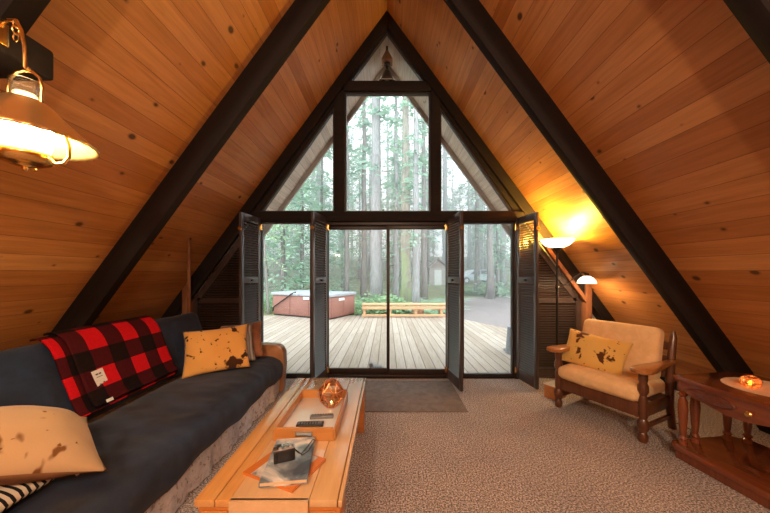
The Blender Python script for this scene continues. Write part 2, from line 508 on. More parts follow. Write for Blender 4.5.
# gable wall low down beside the glass, and the fixed louver panels
for s, nm in ((-1, 'wall_front_left'), (1, 'wall_front_right')):
    x0 = 1.76
    b = NB(); P = [(s*x0, 0), (s*HW, 0), (s*x0, ZR-SL*x0)]
    xz_prism(b, P, 4.0, 4.06); struct(nm, b, M['cream'], smooth=False)

def slats(bm, x0, x1f, z0, z1, pitch=.032, y=0.0, dep=.028, tilt=.6, th=.006):
    z = z0 + pitch/2
    while z < z1-pitch*.3:
        x1 = x1f(z) if callable(x1f) else x1f
        if x1-x0 > .03:
            box(bm, (0, 0, 0), (x1-x0, dep, th), T((x0+x1)/2, y, z) @ RX(tilt))
        z += pitch
for s, wd in ((-1, 'left'), (1, 'right')):
    lab = ('dark fixed louvered panel with sloping top behind the sofa' if s < 0 else 'dark fixed louvered panel with sloping top behind the floor lamp')
    t = thing('louvered_screen', lab, 'shutter', (0, 3.93, 0))
    topz = lambda x: ZR-.30-SL*x
    X0, X1 = 1.78, 2.53
    b = NB()
    def pp(pts): return [(s*x, z) for x, z in pts]
    xz_prism(b, pp([(X0, .02), (X0+.06, .02), (X0+.06, topz(X0+.06)), (X0, topz(X0))]), -.02, .02)
    xz_prism(b, pp([(X1-.06, .02), (X1, .02), (X1, topz(X1)), (X1-.06, topz(X1-.06))]), -.02, .02)
    xz_prism(b, pp([(X0+.06, .02), (X1-.06, .02), (X1-.06, .13), (X0+.06, .13)]), -.02, .02)
    xz_prism(b, pp([(X0+.06, .98), (X1-.06, .98), (X1-.06, 1.05), (X0+.06, 1.05)]), -.02, .02)
    xz_prism(b, pp([(X0+.06, topz(X0+.06)-.11), (X1-.06, topz(X1-.06)-.11), (X1-.06, topz(X1-.06)), (X0+.06, topz(X0+.06))]), -.02, .02)
    finish('frame', b, M['shutter'], t, False)
    for (za, zb) in ((.13, .98), (1.05, 2.2)):
        b = NB()
        slats(b, X0+.05, lambda z: min(X1-.05, (ZR-.30-.10-z)/SL), za, zb)
        if s < 0: bmesh.ops.scale(b, vec=(-1, 1, 1), verts=b.verts)
        finish('louvers', b, M['shutter'], t, False)
    b = NB(); xz_prism(b, pp([(X0, .02), (X1, .02), (X1, topz(X1)), (X0, topz(X0))]), .03, .045); finish('backing_board', b, M['frame'], t, False)
    b = NB()
    x0, x1 = 2.54, 2.62
    xz_prism(b, pp([(x0, 0), (x1, 0), (x1, ZR-.02-SL*x1), (x0, ZR-.02-SL*x0)]), 3.83, 3.99, .004); trim(b, M['post'])
    b = NB()   # sloping trim strip along the rafter
    xa, xb = 1.80, 2.54
    xz_prism(b, pp([(xa, topz(xa)), (xb, topz(xb)), (xb, topz(xb)+.07), (xa, topz(xa)+.07)]), 3.82, 3.86); trim(b, M['post'] if s > 0 else M['beam'])

# hinged louvered shutters (swung into the room)
def shutter(far, near, label, faceside):
    far, near = Vector(far), Vector(near)
    dv = near-far; L = dv.length
    t = thing('louvered_shutter', label, 'shutter', (far.x, far.y, .03), math.atan2(dv.y, dv.x))
    hgt = 2.05; st = .055; th = .03
    b = NB()
    bx(b, 0, st, -th/2, th/2, 0, hgt, bev=.003); bx(b, L-st, L, -th/2, th/2, 0, hgt, bev=.003)
    for z0, z1 in ((0, .13), (1.22, 1.29), (hgt-.09, hgt)): bx(b, st, L-st, -th/2, th/2, z0, z1, bev=.002)
    finish('frame', b, M['shutter'], t)
    for z0, z1 in ((.13, 1.22), (1.29, hgt-.09)):
        b = NB(); slats(b, st-.005, L-st+.005, z0, z1, pitch=.03, tilt=.75*faceside, dep=.032); finish('louvers', b, M['shutter'], t, False)
    b = NB(); cyl(b, (L*.5, faceside*-.015, 1.255), (L*.5, faceside*-.04, 1.255), .012, .016, 12); finish('knob', b, M['black'], t)
    for z in (.10, 1.93):
        b = NB(); box(b, (-.0, 0, z), (.02, .05, .07), bev=.004); cyl(b, (.0, -.03, z-.04), (.0, -.03, z+.04), .008, None, 10)
        cyl(b, (.0, .03, z-.04), (.0, .03, z+.04), .008, None, 10)
        finish('hinge', b, M['brass'], t)
    b = NB(); cyl(b, (L+.001, 0, 1.86), (L+.012, 0, 1.86), .022, .022, 16); cyl(b, (L+.012, 0, 1.86), (L+.02, 0, 1.86), .012, .008, 12); finish('latch', b, M['brass'], t)
    return t
shutter((1.68, 3.86), (1.74, 3.46), 'louvered shutter leaf swung open beside the torchiere floor lamp', 1)
shutter((.78, 3.86), (.85, 3.40), 'louvered shutter leaf swung open over the right corner of the grey door mat', 1)
shutter((-.78, 3.86), (-.85, 3.40), 'louvered shutter leaf swung open just behind the far end of the coffee table', -1)
shutter((-1.64, 3.86), (-1.695, 3.46), 'louvered shutter leaf swung open behind the far arm of the sofa', -1)

# skirting at the foot of the sloping walls
for s, nm in ((-1, 'baseboard_left'), (1, 'baseboard_right')):
    b = NB(); xz_prism(b, [(s*(HW-.10), 0), (s*HW, 0), (s*(HW-.07), .09), (s*(HW-.10), .09)], YB, 3.85); struct(nm, b, M['beam'], smooth=False)
# bracket timber under the near left rafter
b = NB(); bx(b, -1.45, -1.293, -1.4, 1.17, 2.122, 2.238, bev=.012, seg=3); trim(b, M['beam'])
b = NB(); bx(b, -1.80, -1.445, 1.0, 1.168, 2.13, 2.23, bev=.01); trim(b, M['beam'])

# ================================================================== FURNITURE
# ------------------------------------------------------------------ sofa
M['navy'] = fabric('navy suede sofa cover', (.021, .038, .082), (.007, .010, .021), 3.2, 240, .8, .10)
def valance_mat():
    m, nt, b, o = new_mat('faded floral valance fabric')
    v = coords(nt); n = noise_tex(nt, v, 9, 5, .65, 1.2); n2 = noise_tex(nt, v, 28, 3, .6, .8)
    c = ramp(nt, n.outputs[0], [(.35, (.50, .47, .48)), (.6, (.68, .65, .65))])
    k = ramp(nt, n2.outputs[0], [(.55, (0, 0, 0)), (.66, (1, 1, 1))])
    ln(nt, mixc(nt, k, c, (.30, .23, .22)), b.inputs['Base Color']); b.inputs['Roughness'].default_value = .9
    b.inputs['Specular IOR Level'].default_value = .1
    return m
M['valance'] = valance_mat()
M['leather'] = plain('tan leather arm', (.36, .16, .065), .38, 0, .5, .25, .15, 6)
sofa = thing('sofa', 'long low sofa under a navy suede cover with pale floral base', 'sofa', (-1.75, 2.25, 0))
def S(x, y, z): return (x+1.75, y-2.25, z)
# base with a lightly waving valance
b = NB(); n = 90; rows = []
for i in range(n+1):
    y = 1.02 + (3.40-1.02)*i/n
    wv = .010*math.sin(i*.55)+.006*math.sin(i*1.31+1)
    rows.append([b.verts.new(S(-1.215+wv*k, y, z)) for k, z in ((1.2, .012), (.8, .09), (.4, .16), (.1, .235))])
for i in range(n):
    for k in range(3): b.faces.new((rows[i][k], rows[i+1][k], rows[i+1][k+1], rows[i][k+1]))
bx(b, *[c for c in (-2.36+1.75, -1.24+1.75)], 1.02-2.25, 3.40-2.25, .02, .22)
finish('base_valance', b, M['valance'], sofa)
# seat: profile swept along the length, spilling over the front
b = NB(); prof = [(-2.0, .36), (-1.9, .405), (-1.8, .411), (-1.7, .415), (-1.6, .417), (-1.5, .418), (-1.42, .417), (-1.36, .416), (-1.31, .412), (-1.27, .405), (-1.215, .38), (-1.188, .34), (-1.18, .29), (-1.186, .245), (-1.192, .205), (-1.215, .20), (-1.30, .22), (-2.0, .22)]
n = 110; rows = []
for i in range(n+1):
    y = .98 + (3.41-.98)*i/n; r = []
    for k, (x, z) in enumerate(prof):
        a = .5*noise.noise(Vector((x*3, y*2.4, 1.3)))+.45*(1-2*abs(noise.noise(Vector((x*5+y*4, y*3.5-x*3, 4)))))+.3*noise.noise(Vector((x*13+y*3, y*11, 9)))
        amp = .020 if 1 <= k <= 10 else (.010 if k < 15 else 0)
        dz = amp*a; hem = .012*math.sin(y*7)+.008*math.sin(y*17+1) if 13 <= k <= 15 else 0
        r.append(b.verts.new(S(x+(amp*a if k > 9 and k < 15 else 0), y, z+dz+hem)))
    rows.append(r)
for i in range(n):
    for k in range(len(prof)-1): b.faces.new((rows[i][k], rows[i+1][k], rows[i+1][k+1], rows[i][k+1]))
b.faces.new(rows[0]); b.faces.new(rows[-1][::-1])
finish('seat', b, M['navy'], sofa, True)
b = NB(); Mb = T(*S(-2.13, 2.19, .65)) @ RY(-.36)
soft_box(b, (0, 0, 0), (.20, 2.42, .58), .07, 40, .012, 2.6, Mb, seed=2)
finish('backrest', b, M['navy'], sofa, True)
for y0, y1 in ((3.41, 3.53), (.86, .98)):
    b = NB()
    M2 = Matrix(((1, 0, 0, 0), (0, 0, 1, 0), (0, 1, 0, 0), (0, 0, 0, 1)))
    pts = [(-2.26, .02), (-1.19, .02), (-1.175, .30), (-1.18, .45)]
    for k in range(9):
        a = k/8*PI/2; pts.append((-1.27+.09*math.cos(a), .465+.09*math.sin(a)))
    pts += [(-1.6, .565), (-2.26, .575)]
    xz_prism(b, [(x+1.75, z) for x, z in pts], y0-2.25, y1-2.25, .022); finish('arm', b, M['leather'], sofa)
# plaid blanket folded over the sofa back
def plaid():
    m, nt, b, o = new_mat('buffalo plaid wool')
    uv = nd(nt, 'ShaderNodeUVMap'); sp = nd(nt, 'ShaderNodeSeparateXYZ'); ln(nt, uv.outputs[0], sp.inputs[0])
    def st(s, off): 
        return math_n(nt, 'LESS_THAN', math_n(nt, 'FRACT', math_n(nt, 'DIVIDE', math_n(nt, 'ADD', s, off), .27)), .5)
    a = st(sp.outputs[0], .11); c = st(sp.outputs[1], .21)
    f = math_n(nt, 'MULTIPLY', math_n(nt, 'ADD', a, c), .5)
    col = ramp(nt, f, [(0, (.010, .006, .007)), (.25, (.055, .006, .009)), (.75, (.52, .008, .014))], 'CONSTANT')
    n = noise_tex(nt, coords(nt), 60, 3); 
    ln(nt, mixc(nt, .35, col, ramp(nt, n.outputs[0], [(.3, (.6, .6, .6)), (.7, (1.2, 1.2, 1.2))]), 'MULTIPLY'), b.inputs['Base Color'])
    b.inputs['Roughness'].default_value = .95; b.inputs['Specular IOR Level'].default_value = .08
    bump(nt, b, n.outputs[0], .3, .003); return m
M['plaid'] = plaid()
bl = thing('plaid_blanket', 'red and black buffalo plaid blanket folded over the sofa back', 'blanket', (-2.1, 2.3, .45))
def drape(bm, y0, y1, off, zlow, skew, uvl, seed):
    path = [(-2.21, .938), (-2.165, .953), (-2.10, .90), (-2.055, .78), (-2.01, .66), (-1.965, .555), (-1.935, zlow+.025), (-1.905, zlow)]
    fine = []
    for i in range(len(path)-1):
        for q in range(4):
            t = q/4; fine.append((path[i][0]*(1-t)+path[i+1][0]*t, path[i][1]*(1-t)+path[i+1][1]*t))
    fine.append(path[-1]); 
    for _ in range(3):
        fine = [fine[0]]+[((fine[i-1][0]+2*fine[i][0]+fine[i+1][0])/4, (fine[i-1][1]+2*fine[i][1]+fine[i+1][1])/4) for i in range(1, len(fine)-1)]+[fine[-1]]
    ny = 36; grid = {}; L = 0
    lens = [0]
    for i in range(1, len(fine)): lens.append(lens[-1]+math.dist(fine[i], fine[i-1]))
    layers = []
    for lay in (0, 1):
        g = {}
        for j in range(ny+1):
            for i, (x, z) in enumerate(fine):
                a = fine[max(0, i-1)]; c = fine[min(len(fine)-1, i+1)]
                tx, tz = c[0]-a[0], c[1]-a[1]; l = math.hypot(tx, tz); nx, nz = -tz/l, tx/l      # outward normal
                
                if i > 5: nx, nz = abs(nx), abs(nz)
                v = lens[i]/lens[-1]; y = y0+(y1-y0)*j/ny + skew*(v-.45)
                o_ = off + lay*.012 + .006*noise.noise(Vector((y*4, v*5, seed)))
                g[i, j] = bm.verts.new((x+nx*o_+2.1, y-2.3, z+nz*o_-.45))
        layers.append(g)
    uv = uvl; nx_ = len(fine)
    def face(vs, uvs):
        f = bm.faces.new(vs)
        for lp, c in zip(f.loops, uvs): lp[uv].uv = c
    for lay, g in enumerate(layers):
        for i in range(nx_-1):
            for j in range(ny):
                q = [(i, j), (i, j+1), (i+1, j+1), (i+1, j)]
                if lay == 0: q = q[::-1]
                face([g[k] for k in q], [(y0+(y1-y0)*k[1]/ny, lens[k[0]]) for k in q])
    g0, g1 = layers
    for i in range(nx_-1):
        for j, r in ((0, 1), (ny, 0)):
            q = [(g0[i, j], (i, j)), (g1[i, j], (i, j)), (g1[i+1, j], (i+1, j)), (g0[i+1, j], (i+1, j))]
            if not r: q = q[::-1]
            face([k[0] for k in q], [(y0+(y1-y0)*k[1][1]/ny, lens[k[1][0]]) for k in q])
    for j in range(ny):
        for i in (0, nx_-1):
            q = [(g0[i, j], (i, j)), (g1[i, j], (i, j)), (g1[i, j+1], (i, j+1)), (g0[i, j+1], (i, j+1))]
            face([k[0] for k in q], [(y0+(y1-y0)*k[1][1]/ny, lens[k[1][0]]) for k in q])
b = NB(); uvl = b.loops.layers.uv.new('UVMap')
drape(b, 1.86, 2.68, .012, .462, .0, uvl, 1)
finish('under_layer', b, M['plaid'], bl, True)
b = NB(); uvl = b.loops.layers.uv.new('UVMap')
drape(b, 1.94, 2.70, .034, .478, .0, uvl, 3)
finish('top_layer', b, M['plaid'], bl, True)
def label_mat():
    m, nt, b, o = new_mat('woven blanket label')
    v = coords(nt)
    n = noise_tex(nt, v, 70, 2, .5, .3)
    c = ramp(nt, n.outputs[0], [(.30, (.66, .64, .60)), (.6, (.74, .72, .68))])
    ln(nt, c, b.inputs['Base Color']); b.inputs['Roughness'].default_value = .8; return m
b = NB(); box(b, (0, 0, 0), (.004, .080, .130))
o = finish('woven_label', b, label_mat(), bl, False); o['label'] = 'white woven label'; wl_ = o
o.location = (-1.958+2.1, 2.05-2.3, .655-.45); o.rotation_euler = (0.06, -.36, 0)
for grp in (((-.012, .036, .018, .010), (.010, .036, .016, .010), (.0, .016, .044, .004)), ((-.014, -.036, .010, .010), (.012, -.030, .012, .008), (.018, -.045, .008, .006))):
    b = NB()
    for yy, zz, ww, hh in grp: box(b, (.0022, yy, zz), (.0012, ww, hh))
    finish('lettering', b, plain('dark label print', (.06, .06, .09), .8), wl_, False)
b = NB(); box(b, (0, 0, 0), (.006, .045, .02)); o = finish('edge_tag', b, plain('white tag', (.8, .78, .74), .7), bl, False)
o['label'] = 'small white tag'; o.location = (-1.875+2.1, 2.03-2.3, .52-.45); o.rotation_euler = (0, -.36, 0)

# cushions on the sofa
def cushion(name, label, w, h, t, mat, loc, M3, parts=None, seed=0.0, group=None):
    b = NB(); pillow(b, w, h, t, None, 28, seed, .006, isinstance(mat, list), *((1.9, .75) if isinstance(mat, list) else (2.6, .55)))
    o = finish(name, b, mat, None, True)
    o.matrix_world = Matrix.Translation(loc) @ M3.to_4x4()
    tag(o, label, 'cushion', group); return o
def basis(xa, ya):
    xa = Vector(xa).normalized(); ya = Vector(ya); ya = (ya-xa*ya.dot(xa)).normalized(); za = xa.cross(ya)
    return Matrix((xa, ya, za)).transposed()
M['hide_a'] = hide('cow print, golden', (.74, .40, .115), (.68, .34, .09), (.050, .018, .008), .565, 5.2, seed=1.7)
M['hide_b'] = hide('cow print, cream', (.52, .365, .21), (.46, .31, .165), (.17, .07, .02), .60, 4.6, seed=5.1)
M['hide_c'] = hide('cow print, yellow', (.72, .46, .13), (.66, .39, .10), (.10, .035, .010), .575, 5.5, seed=8.2)
M['brown_knit'] = fabric('brown cushion fabric', (.26, .11, .06), (.16, .065, .035), 9, 90, .9)
def stripes(name, a, bcol, pitch, axis=0, duty=.5, wob=.03):
    m, nt, b, o = new_mat(name)
    sp = nd(nt, 'ShaderNodeSeparateXYZ'); v = coords(nt); n = noise_tex(nt, v, 6, 2); ln(nt, v, sp.inputs[0])
    p = math_n(nt, 'ADD', sp.outputs[axis], math_n(nt, 'MULTIPLY', n.outputs[0], wob))
    k = math_n(nt, 'LESS_THAN', math_n(nt, 'FRACT', math_n(nt, 'DIVIDE', p, pitch)), duty)
    ln(nt, mixc(nt, k, a, bcol), b.inputs['Base Color']); b.inputs['Roughness'].default_value = .9; b.inputs['Specular IOR Level'].default_value = .1
    return m
M['stripe'] = stripes('black and cream stripes', (.74, .64, .48), (.02, .018, .018), .024, 1, .45)
M['stripe_grey'] = stripes('grey stripes', (.30, .27, .26), (.16, .14, .14), .03, 0, .5)
cushion('throw_pillow', 'golden cow-print cushion with dark brown blotches on the sofa', .57, .46, .13, M['hide_a'], (-1.67, 2.945, .625), basis((.47, .235, .03), (-.10, .25, .42)), seed=.3)
cushion('throw_pillow', 'grey striped cushion wedged behind the golden cow-print cushion on sofa', .44, .40, .10, M['stripe_grey'], (-1.61, 3.10, .625), basis((.47, .21, .05), (-.07, .20, .42)), seed=1.3)
cushion('throw_pillow', 'brown cushion leaning against the tan far arm of the sofa', .42, .40, .10, M['brown_knit'], (-1.57, 3.245, .635), basis((.47, .14, .05), (-.05, .18, .42)), seed=2.1)
p = cushion('throw_pillow', 'plump cream cow-print cushion lying at the near end of the sofa', .50, .56, .27, [M['hide_b'], plain('brown suede backing', (.26, .115, .045), .9)], (-1.585, 1.315, .640), basis((.20, .29, -.16), (-.46, .15, .14)), seed=3.3)
# striped cushion with tassels
p = cushion('tasselled_pillow', 'black and cream striped cushion with a corner tassel', .46, .40, .10, M['stripe'], (-1.675, 1.175, .472), basis((.46, -.02, .02), (.02, .46, .02)), seed=5.1)
M['tassel'] = plain('cream yarn', (.72, .56, .34), .9)
for sx, sy in ((1, 1), (1, -1), (-1, 1), (-1, -1)):
    b = NB()
    c0 = Vector((sx*.215, sy*.187, .0)); 
    bmesh.ops.create_uvsphere(b, u_segments=10, v_segments=8, radius=.016, matrix=Matrix.Translation(c0+Vector((sx*.01, sy*.01, 0))))
    for k in range(16):
        a = random.uniform(-.9, .9); r_ = random.uniform(.045, .07); base = math.atan2(sy, sx)
        d_ = Vector((math.cos(base+a), math.sin(base+a), random.uniform(-.25, .2)))
        tube(b, [c0, c0+d_*r_*.5+Vector((0, 0, .008)), c0+d_*r_+Vector((0, 0, -.012))], .0035, 5)
    finish('tassel', b, M['tassel'], p, True)

# ------------------------------------------------------------------ coffee table
M['oakr'] = wood('pale honey oak', (.70, .46, .23), (.60, .37, .17), 'Y', .15, 1.0)
M['oak'] = wood('honey oak', (.70, .38, .13), (.56, .27, .08), 'Y', .16, 1.0)
M['oakx'] = wood('honey oak, crosswise', (.58, .23, .05), (.44, .14, .028), 'X', .30, .4)
M['oakpale'] = wood('pale oak centre panel', (.70, .47, .26), (.61, .39, .20), 'Y', .14, 1.0)  # orange oak lightened: part of the window's reflection is put into the colour
ct = thing('coffee_table', 'long glossy light oak coffee table with pale centre panel', 'coffee table', (-.502, 2.00, 0))
x0, x1, ya, yb, zt = -.313, .313, -.735, .735, .42
b = NB()
for a, c in ((x0, x0+.085), (x0+.089, x0+.15)): bx(b, a, c, ya, yb, zt-.032, zt, bev=.004)
finish('side_board', b, M['oak'], ct)
b = NB()
for a, c in ((x1-.14, x1-.022), (x1-.018, x1)): bx(b, a, c, ya, yb, zt-.032, zt-(.0 if a < x1-.1 else .003), bev=.004)
finish('side_board', b, M['oakr'], ct)
b = NB(); bx(b, x0+.152, x1-.142, ya-.002, yb, zt-.03, zt+.001, bev=.002); bx(b, x0+.152, x1-.142, ya-.012, ya+.012, .20, zt+.001, bev=.003); finish('centre_panel', b, M['oakpale'], ct)
b = NB(); bx(b, x0+.012, x1-.012, ya+.012, ya+.034, .30, zt-.04, bev=.004); bx(b, x0+.03, x0+.14, ya+.004, ya+.014, .31, zt-.05, bev=.003); bx(b, x1-.14, x1-.03, ya+.004, ya+.014, .31, zt-.05, bev=.003)
finish('end_apron', b, M['oakx'], ct)
b = NB(); bx(b, x0+.012, x1-.012, yb-.034, yb-.012, .30, zt-.04, bev=.004); finish('end_apron', b, M['oakx'], ct)
for s in (-1, 1):
    b = NB(); bx(b, s*.301, s*.279, ya+.034, yb-.034, .32, zt-.034, bev=.003); finish('side_apron', b, M['oak'], ct)
for sx in (-1, 1):
    for sy in (-1, 1):
        b = NB(); bx(b, sx*.305, sx*.235, sy*.715, sy*.575, 0, zt-.033, bev=.006); finish('leg', b, M['oakx'], ct)

# tray
M['traywood'] = wood('amber tray wood', (.58, .27, .08), (.45, .18, .045), 'X', .35, .3)
M['traybase'] = plain('pale tray base', (.74, .74, .72), .18, 0, .5, .5, .04, 4)
tr = thing('serving_tray', 'wooden serving tray with white base on the coffee table', 'tray', (-.473, 1.99, .4215))
b = NB(); bx(b, -.173, .173, -.275, .275, 0, .012, bev=.002); finish('base', b, M['traybase'], tr)
for s in (-1, 1):
    b = NB(); bx(b, s*.178, s*.166, -.28, .28, .0, .062, bev=.002); finish('side_wall', b, M['traywood'], tr)
    b = NB(); y = s*.279
    for a, c, z0, z1 in ((-.166, -.045, 0, .075), (.045, .166, 0, .075), (-.045, .045, 0, .030), (-.045, .045, .052, .075)):
        bx(b, a, c, y-.006, y+.006, z0, z1)
    e = finish('end_wall', b, M['traywood'], tr, False)
    b = NB(); ya_ = y
    for a, c, z0, z1 in ((-.050, -.044, .025, .057), (.044, .050, .025, .057), (-.050, .050, .025, .031), (-.050, .050, .051, .057)):
        bx(b, a, c, ya_-.0075, ya_+.0075, z0, z1, bev=.001)
    o = finish('handle_rim', b, M['steel'], e); o['label'] = 'bright metal rim of handle slot'

# remotes on the tray
def remote(label, x, y, rz, L, W, mat, n):
    t = thing('remote_control', label, 'remote', (x, y, .4335), rz)
    b = NB(); bx(b, -L/2, L/2, -W/2, W/2, 0, .018, bev=.006, seg=3); finish('body', b, mat, t)
    b = NB()
    for i in range(n):
        for j in range(3):
            box(b, (-L/2+.016+i*(L-.03)/n, (j-1)*W*.27, .0185), (.008, .008, .005), bev=.0015)
    bx(b, L/2-.035, L/2-.012, -W*.3, W*.3, .017, .021, bev=.003)
    o = finish('buttons', b, M['grey_plastic'], t); o['kind'] = 'stuff'
    return t
remote('black remote control on the tray, nearer the stacked books', -.475, 1.855, .06, .165, .05, M['black'], 8)
remote('dark grey remote control on the tray, nearer the copper terrarium', -.425, 1.955, .10, .15, .042, M['grey_plastic'], 7)

# copper geometric candle holder
M['copper'] = plain('copper wire', (.78, .36, .18), .28, 1.0, var=.06)
M['amber'] = thin_glass('amber glass', (1.0, .90, .80), 1.0, .05)
gt = thing('geometric_candle_holder', 'faceted copper and glass candle holder standing in the tray', 'candle holder', (-.395, 2.125, .4335))
R_ = [(.035, .0), (.082, .055), (.088, .115), (.045, .178)]
rings = []
for k, (r, z) in enumerate(R_):
    rings.append([Vector((r*math.cos(2*PI*(i+.5*(k % 2))/6), r*math.sin(2*PI*(i+.5*(k % 2))/6), z)) for i in range(6)])
b = NB(); g = NB()
gv = [[g.verts.new(p) for p in r] for r in rings]
for k, r in enumerate(rings):
    for i in range(6):
        tube(b, [r[i], r[(i+1) % 6]], .0032, 6)
        if k < 3:
            nx = rings[k+1]; j = i if k % 2 == 0 else (i+1) % 6
            # neighbours in the next ring
            nb = [i, (i-1) % 6] if k % 2 == 0 else [i, (i+1) % 6]
            for q in nb: tube(b, [r[i], nx[q]], .0032, 6)
            if not (k == 1 and i in (3, 4)):
                if k % 2 == 0:
                    g.faces.new((gv[k][i], gv[k][(i+1) % 6], gv[k+1][i])); g.faces.new((gv[k][i], gv[k+1][i], gv[k+1][(i-1) % 6]))
                else:
                    g.faces.new((gv[k][i], gv[k][(i+1) % 6], gv[k+1][(i+1) % 6])); g.faces.new((gv[k][i], gv[k+1][(i+1) % 6], gv[k+1][i]))
g.faces.new(gv[0][::-1])
finish('wire_frame', b, M['copper'], gt); finish('glass_facets', g, M['amber'], gt, False)
M['flame'] = emit('candle light', (1.0, .55, .18), 14)
b = NB(); lathe(b, [(0, .003), (.02, .003), (.021, .02), (.019, .021), (0, .019)], None, 20); cn = finish('candle', b, plain('candle wax', (.85, .70, .48), .5), gt)
b = NB(); lathe(b, [(0, .021), (.004, .025), (.005, .031), (.002, .041), (0, .046)], None, 10); finish('flame', b, M['flame'], cn)

# books and camera
def book(label, corners, z, th, cover, mat_pages, name='book', inset=.004):
    """corners: near-left, near-right, far-right, far-left"""
    c = sum((Vector(p) for p in corners), Vector((0, 0)))/4
    ax = (Vector(corners[1])-Vector(corners[0]) + Vector(corners[2])-Vector(corners[3]))/2
    ay = (Vector(corners[3])-Vector(corners[0]) + Vector(corners[2])-Vector(corners[1]))/2
    W, L = ax.length, ay.length; a = math.atan2(ax.y, ax.x)
    t = thing(name, label, 'book', (c.x, c.y, z), a)
    b = NB(); bx(b, -W/2, W/2, -L/2, L/2, 0, .003); bx(b, -W/2, W/2, -L/2, L/2, th-.003, th); bx(b, -W/2, -W/2+.003, -L/2, L/2, .003, th-.003)
    finish('cover', b, cover, t, False)
    b = NB(); bx(b, -W/2+.003, W/2-inset, -L/2+inset, L/2-inset, .003, th-.003); finish('pages', b, mat_pages, t, False)
    return t, W, L
M['paper'] = plain('page edges', (.70, .55, .34), .8)
def photo_cover(name, stops, sc, seed, border=None):
    m, nt, b, o = new_mat(name)
    v = coords(nt, (1, 1, 1)); mp = nd(nt, 'ShaderNodeMapping'); mp.inputs['Location'].default_value = (seed, seed, 0); ln(nt, v, mp.inputs[0])
    n = noise_tex(nt, mp.outputs[0], sc, 4, .55, 1.0)
    c = ramp(nt, n.outputs[0], stops)
    if border:
        sp = nd(nt, 'ShaderNodeSeparateXYZ'); ln(nt, v, sp.inputs[0])
        ax_ = math_n(nt, 'GREATER_THAN', math_n(nt, 'ABSOLUTE', sp.outputs[0]), border[0]); ay_ = math_n(nt, 'GREATER_THAN', math_n(nt, 'ABSOLUTE', sp.outputs[1]), border[1])
        c = mixc(nt, math_n(nt, 'MAXIMUM', ax_, ay_), c, border[2])
    ln(nt, c, b.inputs['Base Color']); b.inputs['Roughness'].default_value = .16; b.inputs['Coat Weight'].default_value = .4
    return m
cv2 = photo_cover('orange bordered cover', [(.35, (.05, .05, .07)), (.5, (.55, .52, .50)), (.65, (.80, .76, .70))], 9, 3.1, (.118, .105, (.62, .19, .035)))
book('orange-bordered book lying askew under the grey picture book', [(-.42, 1.285), (-.318, 1.51), (-.575, 1.665), (-.675, 1.44)], .4215, .012, cv2, M['paper'])
cv1 = photo_cover('misty landscape cover', [(.38, (.07, .09, .125)), (.50, (.16, .21, .27)), (.58, (.42, .48, .53)), (.66, (.74, .72, .70))], 4.2, 1.4)
book('large grey picture book with misty landscape cover under the camera', [(-.573, 1.315), (-.367, 1.345), (-.393, 1.69), (-.60, 1.665)], .434, .022, cv1, M['paper'])
cam_t = thing('compact_camera', 'small black camera with silver dials lying on the picture book', 'camera', (-.505, 1.475, .4565), .38)
b = NB(); bx(b, -.05, .05, -.020, .020, 0, .062, bev=.006, seg=3); bx(b, -.05, -.030, -.030, -.018, .006, .056, bev=.005); finish('body', b, M['black'], cam_t)
b = NB(); bx(b, -.05, .05, -.0185, .0185, .060, .066, bev=.002); finish('top_plate', b, M['steel'], cam_t)
b = NB(); cyl(b, (.01, .018, .032), (.01, .045, .032), .026, .024, 24); cyl(b, (.01, .045, .032), (.01, .052, .032), .022, .022, 24); finish('lens', b, M['black'], cam_t)
for x, r in ((.032, .011), (.008, .009)):
    b = NB(); cyl(b, (x, 0, .066), (x, 0, .075), r, r*.95, 18); finish('dial', b, M['steel'], cam_t)
b = NB(); bx(b, -.036, -.012, -.014, .014, .064, .079, bev=.003); finish('viewfinder', b, M['black'], cam_t)
b = NB(); cyl(b, (-.02, -.014, .072), (-.02, -.021, .072), .007, .007, 14); finish('eyepiece', b, M['steel'], cam_t)
b = NB(); tube(b, [(.05, 0, .045), (.065, .0, .03), (.085, .005, .004), (.115, .03, .003), (.15, .09, .003), (.165, .125, .003), (.155, .13, .003), (.13, .09, .003), (.10, .045, .003), (.082, .02, .003), (.066, .006, .02), (.05, .004, .04)], .0022, 6); finish('wrist_strap', b, M['black'], cam_t)

# door mat
b = NB(); bx(b, -.62, .80, 2.96, 3.80, 0.0005, .012, bev=.004); o = finish('door_mat', b, M['mat']); tag(o, 'grey ribbed mat on the carpet inside the sliding glass door', 'door mat')

# ------------------------------------------------------------------ armchair
M['dkwood'] = wood('dark turned pine', (.14, .050, .020), (.065, .021, .009), 'Z', .34, .4)
M['armwood'] = wood('amber arm wood', (.42, .17, .045), (.27, .095, .025), 'X', .28, .5)
M['tan'] = fabric('tan cushion tweed', (.80, .54, .28), (.70, .45, .21), 16, 200, .95, .1)
# local axes: x = towards the back, y = along the width ; faces -x
CHROT = .46
ch = thing('armchair', 'wooden armchair with tan cushions under the sloped ceiling', 'armchair', (1.925, 2.765, 0), CHROT)
